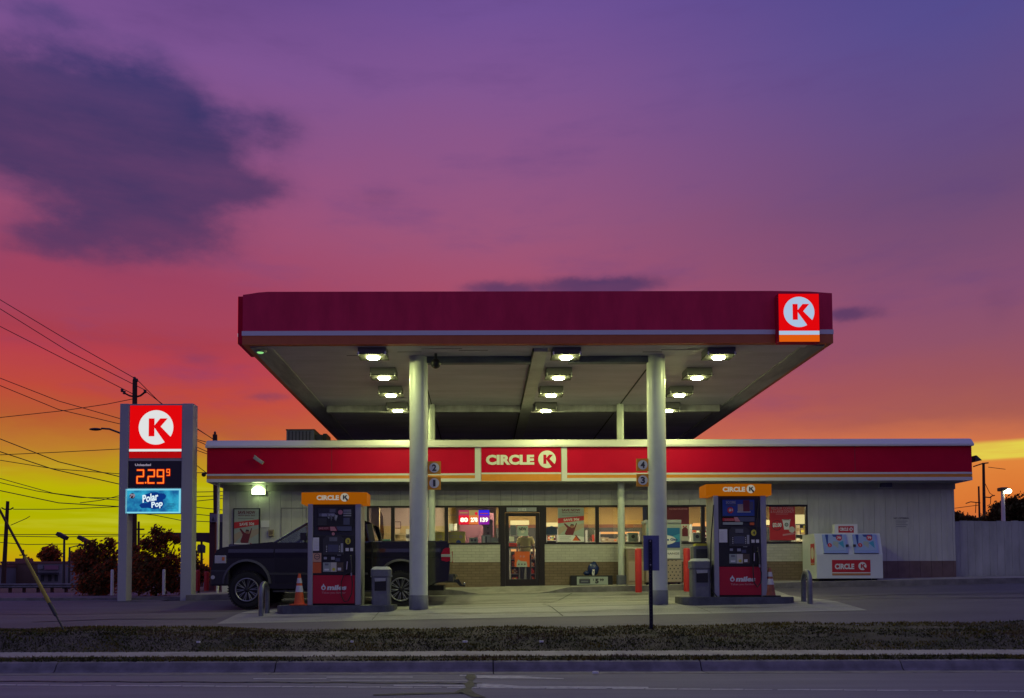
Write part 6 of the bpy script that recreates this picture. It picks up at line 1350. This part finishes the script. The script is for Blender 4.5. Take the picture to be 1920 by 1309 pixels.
for i, (P, Y) in enumerate(wires):
    (a0, c0_), (a1, c1_) = P[0], P[1]; (a2, c2_), (a3, c3_) = P[-2], P[-1]
    if a0 < 0: P = [(a0 - 500, c0_ + (c0_ - c1_) / (a1 - a0) * 500 * 1.05)] + P; Y = 45 if 215 <= a3 <= 240 else Y
    if 215 <= a3 <= 240: P = P + [(251, c3_ + (c3_ - c2_) / (a3 - a2) * (251 - a3))]
    if a0 in (290, 355): P = [(252, c0_ - (c3_ - c0_) / (a3 - a0) * (a0 - 252))] + P; Y = 45
    if a0 == 240: P = [(-400, 1003)] + P
    if 385 <= a3 <= 445: P = P + [(560, c3_ + (c3_ - c2_) / (a3 - a2) * (560 - a3))]
    pts_ = []
    for (a, c), (d, e) in zip(P, P[1:]):
        for q in range(4): u = q / 4; pts_.append((a + (d - a) * u, c + (e - c) * u))
    pts_.append(P[-1])
    b = MB(); b.tube([at(a, c, Y) for a, c in pts_], .022 * Y / 50 * (1.25 if i in (8, 9, 13) else 1), 'wire', 5); c = at(*P[0], Y)
    tag(b.build('power_line', None, c), 'thin dark overhead wire sagging across the sunset at the left', 'overhead wire', 'overhead wires at the left')
for P, Y in [([(1853, 876), (1885, 880)], 50), ([(1846, 905), (1856, 925), (1864, 930)], 50), ([(1790, 953), (1836, 947)], 50)]:
    b = MB(); b.tube([at(a, c, Y) for a, c in P], .018, 'wire', 5); tag(b.build('power_line', None, at(*P[0], Y)), 'thin wire strung by the poles behind the fence', 'overhead wire', 'wires behind the fence')
# guy wire with yellow guard
A = at(122, 1192, 14.6); A.z = g(A.x, A.y) - .03; Bp = at(-60, 845, 14.9); Bp = A + (Bp - A) * 2.6; d = Bp - A
def gp(py): 
    t_ = (1192 - py) / (1192 - 845) / 2.6; return A + d * t_
t = E('guy_wire', A, 'slanting guy wire with a yellow guard tube at the left edge', 'guy wire')
b = MB(); b.tube([A, gp(1160)], .016, 'dark', 8); b.tube([gp(1160), gp(1133)], .032, 'dark', 8); b.build('anchor_rod', t)
b = MB(); b.tube([gp(1137), gp(1050)], .034, 'yguard', 10, r2=.026); b.build('yellow_guard', t)
b = MB(); b.tube([gp(1050), Bp], .022, mat('guy_cable', (.07, .03, .02), .8), 8); b.build('cable', t)

zp_ = g(Bp.x, Bp.y); t = E('utility_pole', (Bp.x, Bp.y, zp_), 'utility pole out of frame at the left holding the slanting guy wire', 'utility pole'); b = MB(); b.tube([(Bp.x, Bp.y, zp_ - .05), (Bp.x, Bp.y, Bp.z + 1.5)], .16, 'wood', 12, r2=.11); b.build('pole', t)
# ------------------------------------------------------------------ far left buildings and guard rail
def fbld(px0, px1, py0, Y, D, k, lab, extra=None, trim='rooffar'):
    x0, x1 = X(px0, Y), X(px1, Y); z0 = g(x0, Y) - .1; z1 = Z(py0, Y, px0); t = E('commercial_building', ((x0 + x1) / 2, Y, z0), lab, 'building')
    b = MB(); b.box(x0, x1, Y, Y + D, z0, z1, k); b.build('wall', t); b = MB(); b.box(x0 - .1, x1 + .1, Y - .1, Y + D + .1, z1, z1 + .25, trim); b.build('roof', t)
    if extra: extra(t, x0, x1, z0, z1, Y)
def ex1(t, x0, x1, z0, z1, Y): b = MB(); b.box(X(20, Y), X(37, Y), Y + 1, Y + 3, z1 + .25, Z(1044, Y), 'rooffar'); b.build('roof_unit', t)
fbld(4, 72, 1057, 95, 12, 'brickfar', 'low brown brick building far beyond the left lot', ex1)
def ex2(t, x0, x1, z0, z1, Y):
    b = MB(); b.box(X(74, Y), X(84, Y), Y - .25, Y - .12, Z(1065, Y), Z(1057, Y), 'wallfar'); b.box(X(86, Y), X(112, Y), Y - .2, Y - .12, Z(1066, Y), Z(1058, Y), mat('far_sign_mauve', (.30, .12, .18), .6)); b.build('sign_panel', t)
    b = MB(); b.box(X(73, Y), X(113, Y), Y - 1.4, Y - .1, Z(1073, Y), Z(1071.5, Y), 'dark'); b.build('awning', t)
    for a in (78, 92, 104): b = MB(); b.box(X(a, Y), X(a + 6, Y), Y - .05, Y - .001, z0 + .6, Z(1076, Y), 'dark'); b.build('window', t)
fbld(72.5, 141, 1057, 92, 12, 'wallfar', 'low pale building with awning left of the bushes', ex2)
fbld(-60, 3, 1063, 92, 12, 'wallfar', 'pale building cut off by the left picture edge')
fbld(140, 420, 1078, 130, 14, 'wallfar', 'distant pale building half hidden behind the bushes')
t = E('guard_rail', (X(60, 36), 36, g(-19, 36)), 'long steel guard rail beyond the left lot', 'guard rail')
b = MB(); xa, xb = X(-60, 36), X(150, 36)
for z_ in (Z(1096.5, 36, 60), Z(1100.5, 36, 60)): b.tube([(xa, 36, z_), (xb, 36, z_ + .0)], .05, 'kerb', 8)
b.box(xa, xb, 36.03, 36.05, Z(1101, 36, 60), Z(1096, 36, 60), 'kerb'); b.build('rail', t)
for i in range(9):
    b = MB(); x = xa + (xb - xa) * i / 8; b.box(x - .05, x + .05, 36.05, 36.15, g(x, 36) - .1, Z(1097, 36, 60), 'wood'); b.build('post', t)
# neighbouring canopy left of the store
Y = 38; t = E('roadside_canopy', (X(398, Y), Y, g(-12, Y)), 'dark wedge shaped roof on a brown pillar left of the store corner', 'canopy')
b = MB(); b.prism([(X(300, Y), Z(997, Y)), (X(402, Y), Z(997.5, Y)), (X(402, Y), Z(1017, Y)), (X(392, Y), Z(1017, Y)), (X(358, Y), Z(1009, Y)), (X(300, Y), Z(1007, Y))], Y, Y + 3, mat('dark_roof_brown', (.07, .03, .04), .7)); b.build('roof', t)
b = MB(); b.box(X(396.5, Y), X(407, Y), Y - .3, Y + .2, g(-12, Y), Z(961, Y), mat('pillar_brown', (.09, .025, .025), .7)); b.build('pillar', t)
b = MB(); b.box(X(400, Y), X(425, Y), Y - .5, Y - .31, Z(979, Y), Z(964, Y), 'wallfar'); b.poly([(X(403, Y), Z(977, Y)), (X(406, Y), Z(968, Y)), (X(409, Y), Z(977, Y))], Y - .503, 'dark'); b.box(X(413, Y), X(425, Y), Y - .5, Y - .31, Z(1030, Y), Z(980, Y), 'dark'); b.build('sign_board', t)

# ------------------------------------------------------------------ vegetation
def leaves(b, blobs, n, size, ks, gap=.25):
    acc = {k: ([], []) for k in ks}; tot = sum(q[3] ** 2 for q in blobs)
    for (cx_, cy_, cz_, r, sx, sz_) in blobs:
        for i in range(int(n * r * r / tot)):
            u = Vector((random.gauss(0, 1), random.gauss(0, 1), random.gauss(0, 1))).normalized() * r * ((random.random() ** .4) if random.random() < .8 else random.uniform(.9, 1.45))
            p = Vector((cx_ + u.x * sx, cy_ + u.y * sx, cz_ + u.z * sz_))
            if math.sin(p.x * 3.1 / r + p.z * 4.3 / r) * math.sin(p.z * 5.7 / r - p.y * 3.3 / r) > 1 - gap * 1.6: continue
            s_ = size * random.uniform(.5, 1.3); a = Vector((random.gauss(0, 1), random.gauss(0, 1), random.gauss(0, 1))).normalized(); c = a.orthogonal().normalized(); e = a.cross(c)
            k = random.choice(ks); V, Fc = acc[k]; o_ = len(V); V += [p - c * s_, p + e * s_ * .45, p + c * s_, p - e * s_ * .45]; Fc.append((o_, o_ + 1, o_ + 2, o_ + 3))
    for k in ks: b.add(acc[k][0], acc[k][1], k)
def tree(name, Y, px, blobs_px, n, size, ks, lab, cat, trunk=True, depth=1.0, grp=None):
    x = X(px, Y, 1090); z0 = g(x, Y) - .05 if Y > 24 else g(x, Y); t = E(name, (x, Y, z0), lab, cat, grp); bl = []
    for (a, c, rr) in blobs_px:
        p = at(a, c, Y); r = rr * Y / F; bl.append((p.x, Y + random.uniform(-.5, .5) * r * depth, p.z, r, 1, 1))
    b = MB(); leaves(b, bl, n, size, ks); b.build('crown', t)
    b = MB(); b.tube([(x, Y, z0), (x + .05, Y, z0 + (bl[0][2] - z0) * .5), (bl[0][0], bl[0][1], bl[0][2])], .10 if trunk else .04, 'bark', 8, r2=.03)
    for q in bl[1:]: b.tube([(x, Y, z0 + (q[2] - z0) * .3), ((x + q[0]) / 2 + .05, q[1], (z0 + q[2]) / 2 + .15), (q[0], q[1], q[2] + q[3] * .6)], .04 if trunk else .025, 'bark', 6, r2=.012)
    b.build('trunk', t)
def leafmat(name, c):
    mt = bpy.data.materials.new(name); mt.use_nodes = True; t = mt.node_tree
    for n in list(t.nodes): t.nodes.remove(n)
    a = t.nodes.new('ShaderNodeBsdfDiffuse'); a.inputs[0].default_value = c + (1,); q = t.nodes.new('ShaderNodeBsdfTranslucent'); q.inputs[0].default_value = (c[0] * 1.6, c[1] * 1.3, c[2], 1)
    mx = t.nodes.new('ShaderNodeMixShader'); mx.inputs[0].default_value = .55; t.links.new(a.outputs[0], mx.inputs[1]); t.links.new(q.outputs[0], mx.inputs[2])
    o = t.nodes.new('ShaderNodeOutputMaterial'); t.links.new(mx.outputs[0], o.inputs[0]); return mt
M['leafd'] = leafmat('leaf_dark', (.10, .065, .035)); M['leafm'] = leafmat('leaf_mid', (.24, .12, .06)); M['leafg'] = leafmat('leaf_green', (.13, .13, .06)); M['leafr'] = leafmat('leaf_rust', (.46, .13, .05))
LK = ['leafd', 'leafm', 'leafg', 'leafr']
tree('bush', 27, 185, [(175, 1085, 30), (200, 1080, 26), (165, 1045, 22), (195, 1040, 22), (150, 1062, 14), (160, 1095, 20), (208, 1060, 16), (190, 1100, 20), (205, 1018, 9), (172, 1024, 12)], 9000, .065, LK, 'large dark bush left of the price sign', 'bush', False)
tree('bush', 26, 292, [(292, 1080, 34), (270, 1060, 26), (315, 1060, 26), (295, 1020, 20), (260, 1095, 18), (325, 1095, 18), (292, 997, 10), (315, 1005, 10), (332, 1012, 8), (272, 1020, 12), (252, 1030, 8)], 11000, .06, LK, 'tall dark bush growing behind the price sign posts', 'bush', False)
tree('bush', 30, 372, [(366, 1060, 14), (374, 1080, 14), (385, 1070, 10), (360, 1040, 9)], 1600, .07, LK, 'small bush between price sign and pickup', 'bush', False)
tree('tree', 110, 93, [(95, 1037, 13), (84, 1042, 9), (104, 1040, 9), (93, 1050, 9), (78, 1040, 4), (108, 1053, 6), (86, 1055, 6)], 2600, .26, ['leafr', 'leafm', 'leafd'], 'rounded distant tree above the left building', 'tree')
tree('tree', 115, 50, [(50, 1052, 6), (58, 1054, 5), (64, 1058, 4)], 700, .26, ['leafr', 'leafm'], 'small distant treetop behind the left roof unit', 'tree')
tree('tree', 100, 140, [(142, 1045, 11), (150, 1040, 9), (136, 1055, 8)], 1500, .24, ['leafr', 'leafm', 'leafd'], 'distant tree just left of the large bush', 'tree')
tree('tree', 42, 1900, [(1885, 962, 20), (1902, 957, 22), (1922, 962, 26), (1868, 972, 16), (1940, 955, 30), (1900, 945, 12), (1875, 955, 12), (1862, 980, 14)], 8000, .12, ['leafd', 'leafg', 'leafd'], 'dark rounded tree behind the fence at the right edge', 'tree')
tree('tree', 48, 1815, [(1800, 975, 12), (1815, 980, 12), (1830, 980, 10), (1845, 978, 11), (1790, 968, 8)], 3000, .12, ['leafd', 'leafg'], 'low dark tree behind the fence next to the store wall', 'tree')
b = MB(); acc = []
for i in range(150):
    a = -75 + 150 * i / 149; Y_ = 190; x = Y_ * math.tan(math.radians(a * .75)); acc.append((x, Y_ + random.uniform(-8, 8), 1.8 + random.uniform(0, .9), random.uniform(1.6, 2.6), 1.8, .7))
leaves(b, acc, 9000, .7, ['leafd', 'leafm', 'leafg']); ST(tag(b.build('far_trees'), 'low line of distant trees along the horizon', 'trees'), 'stuff')
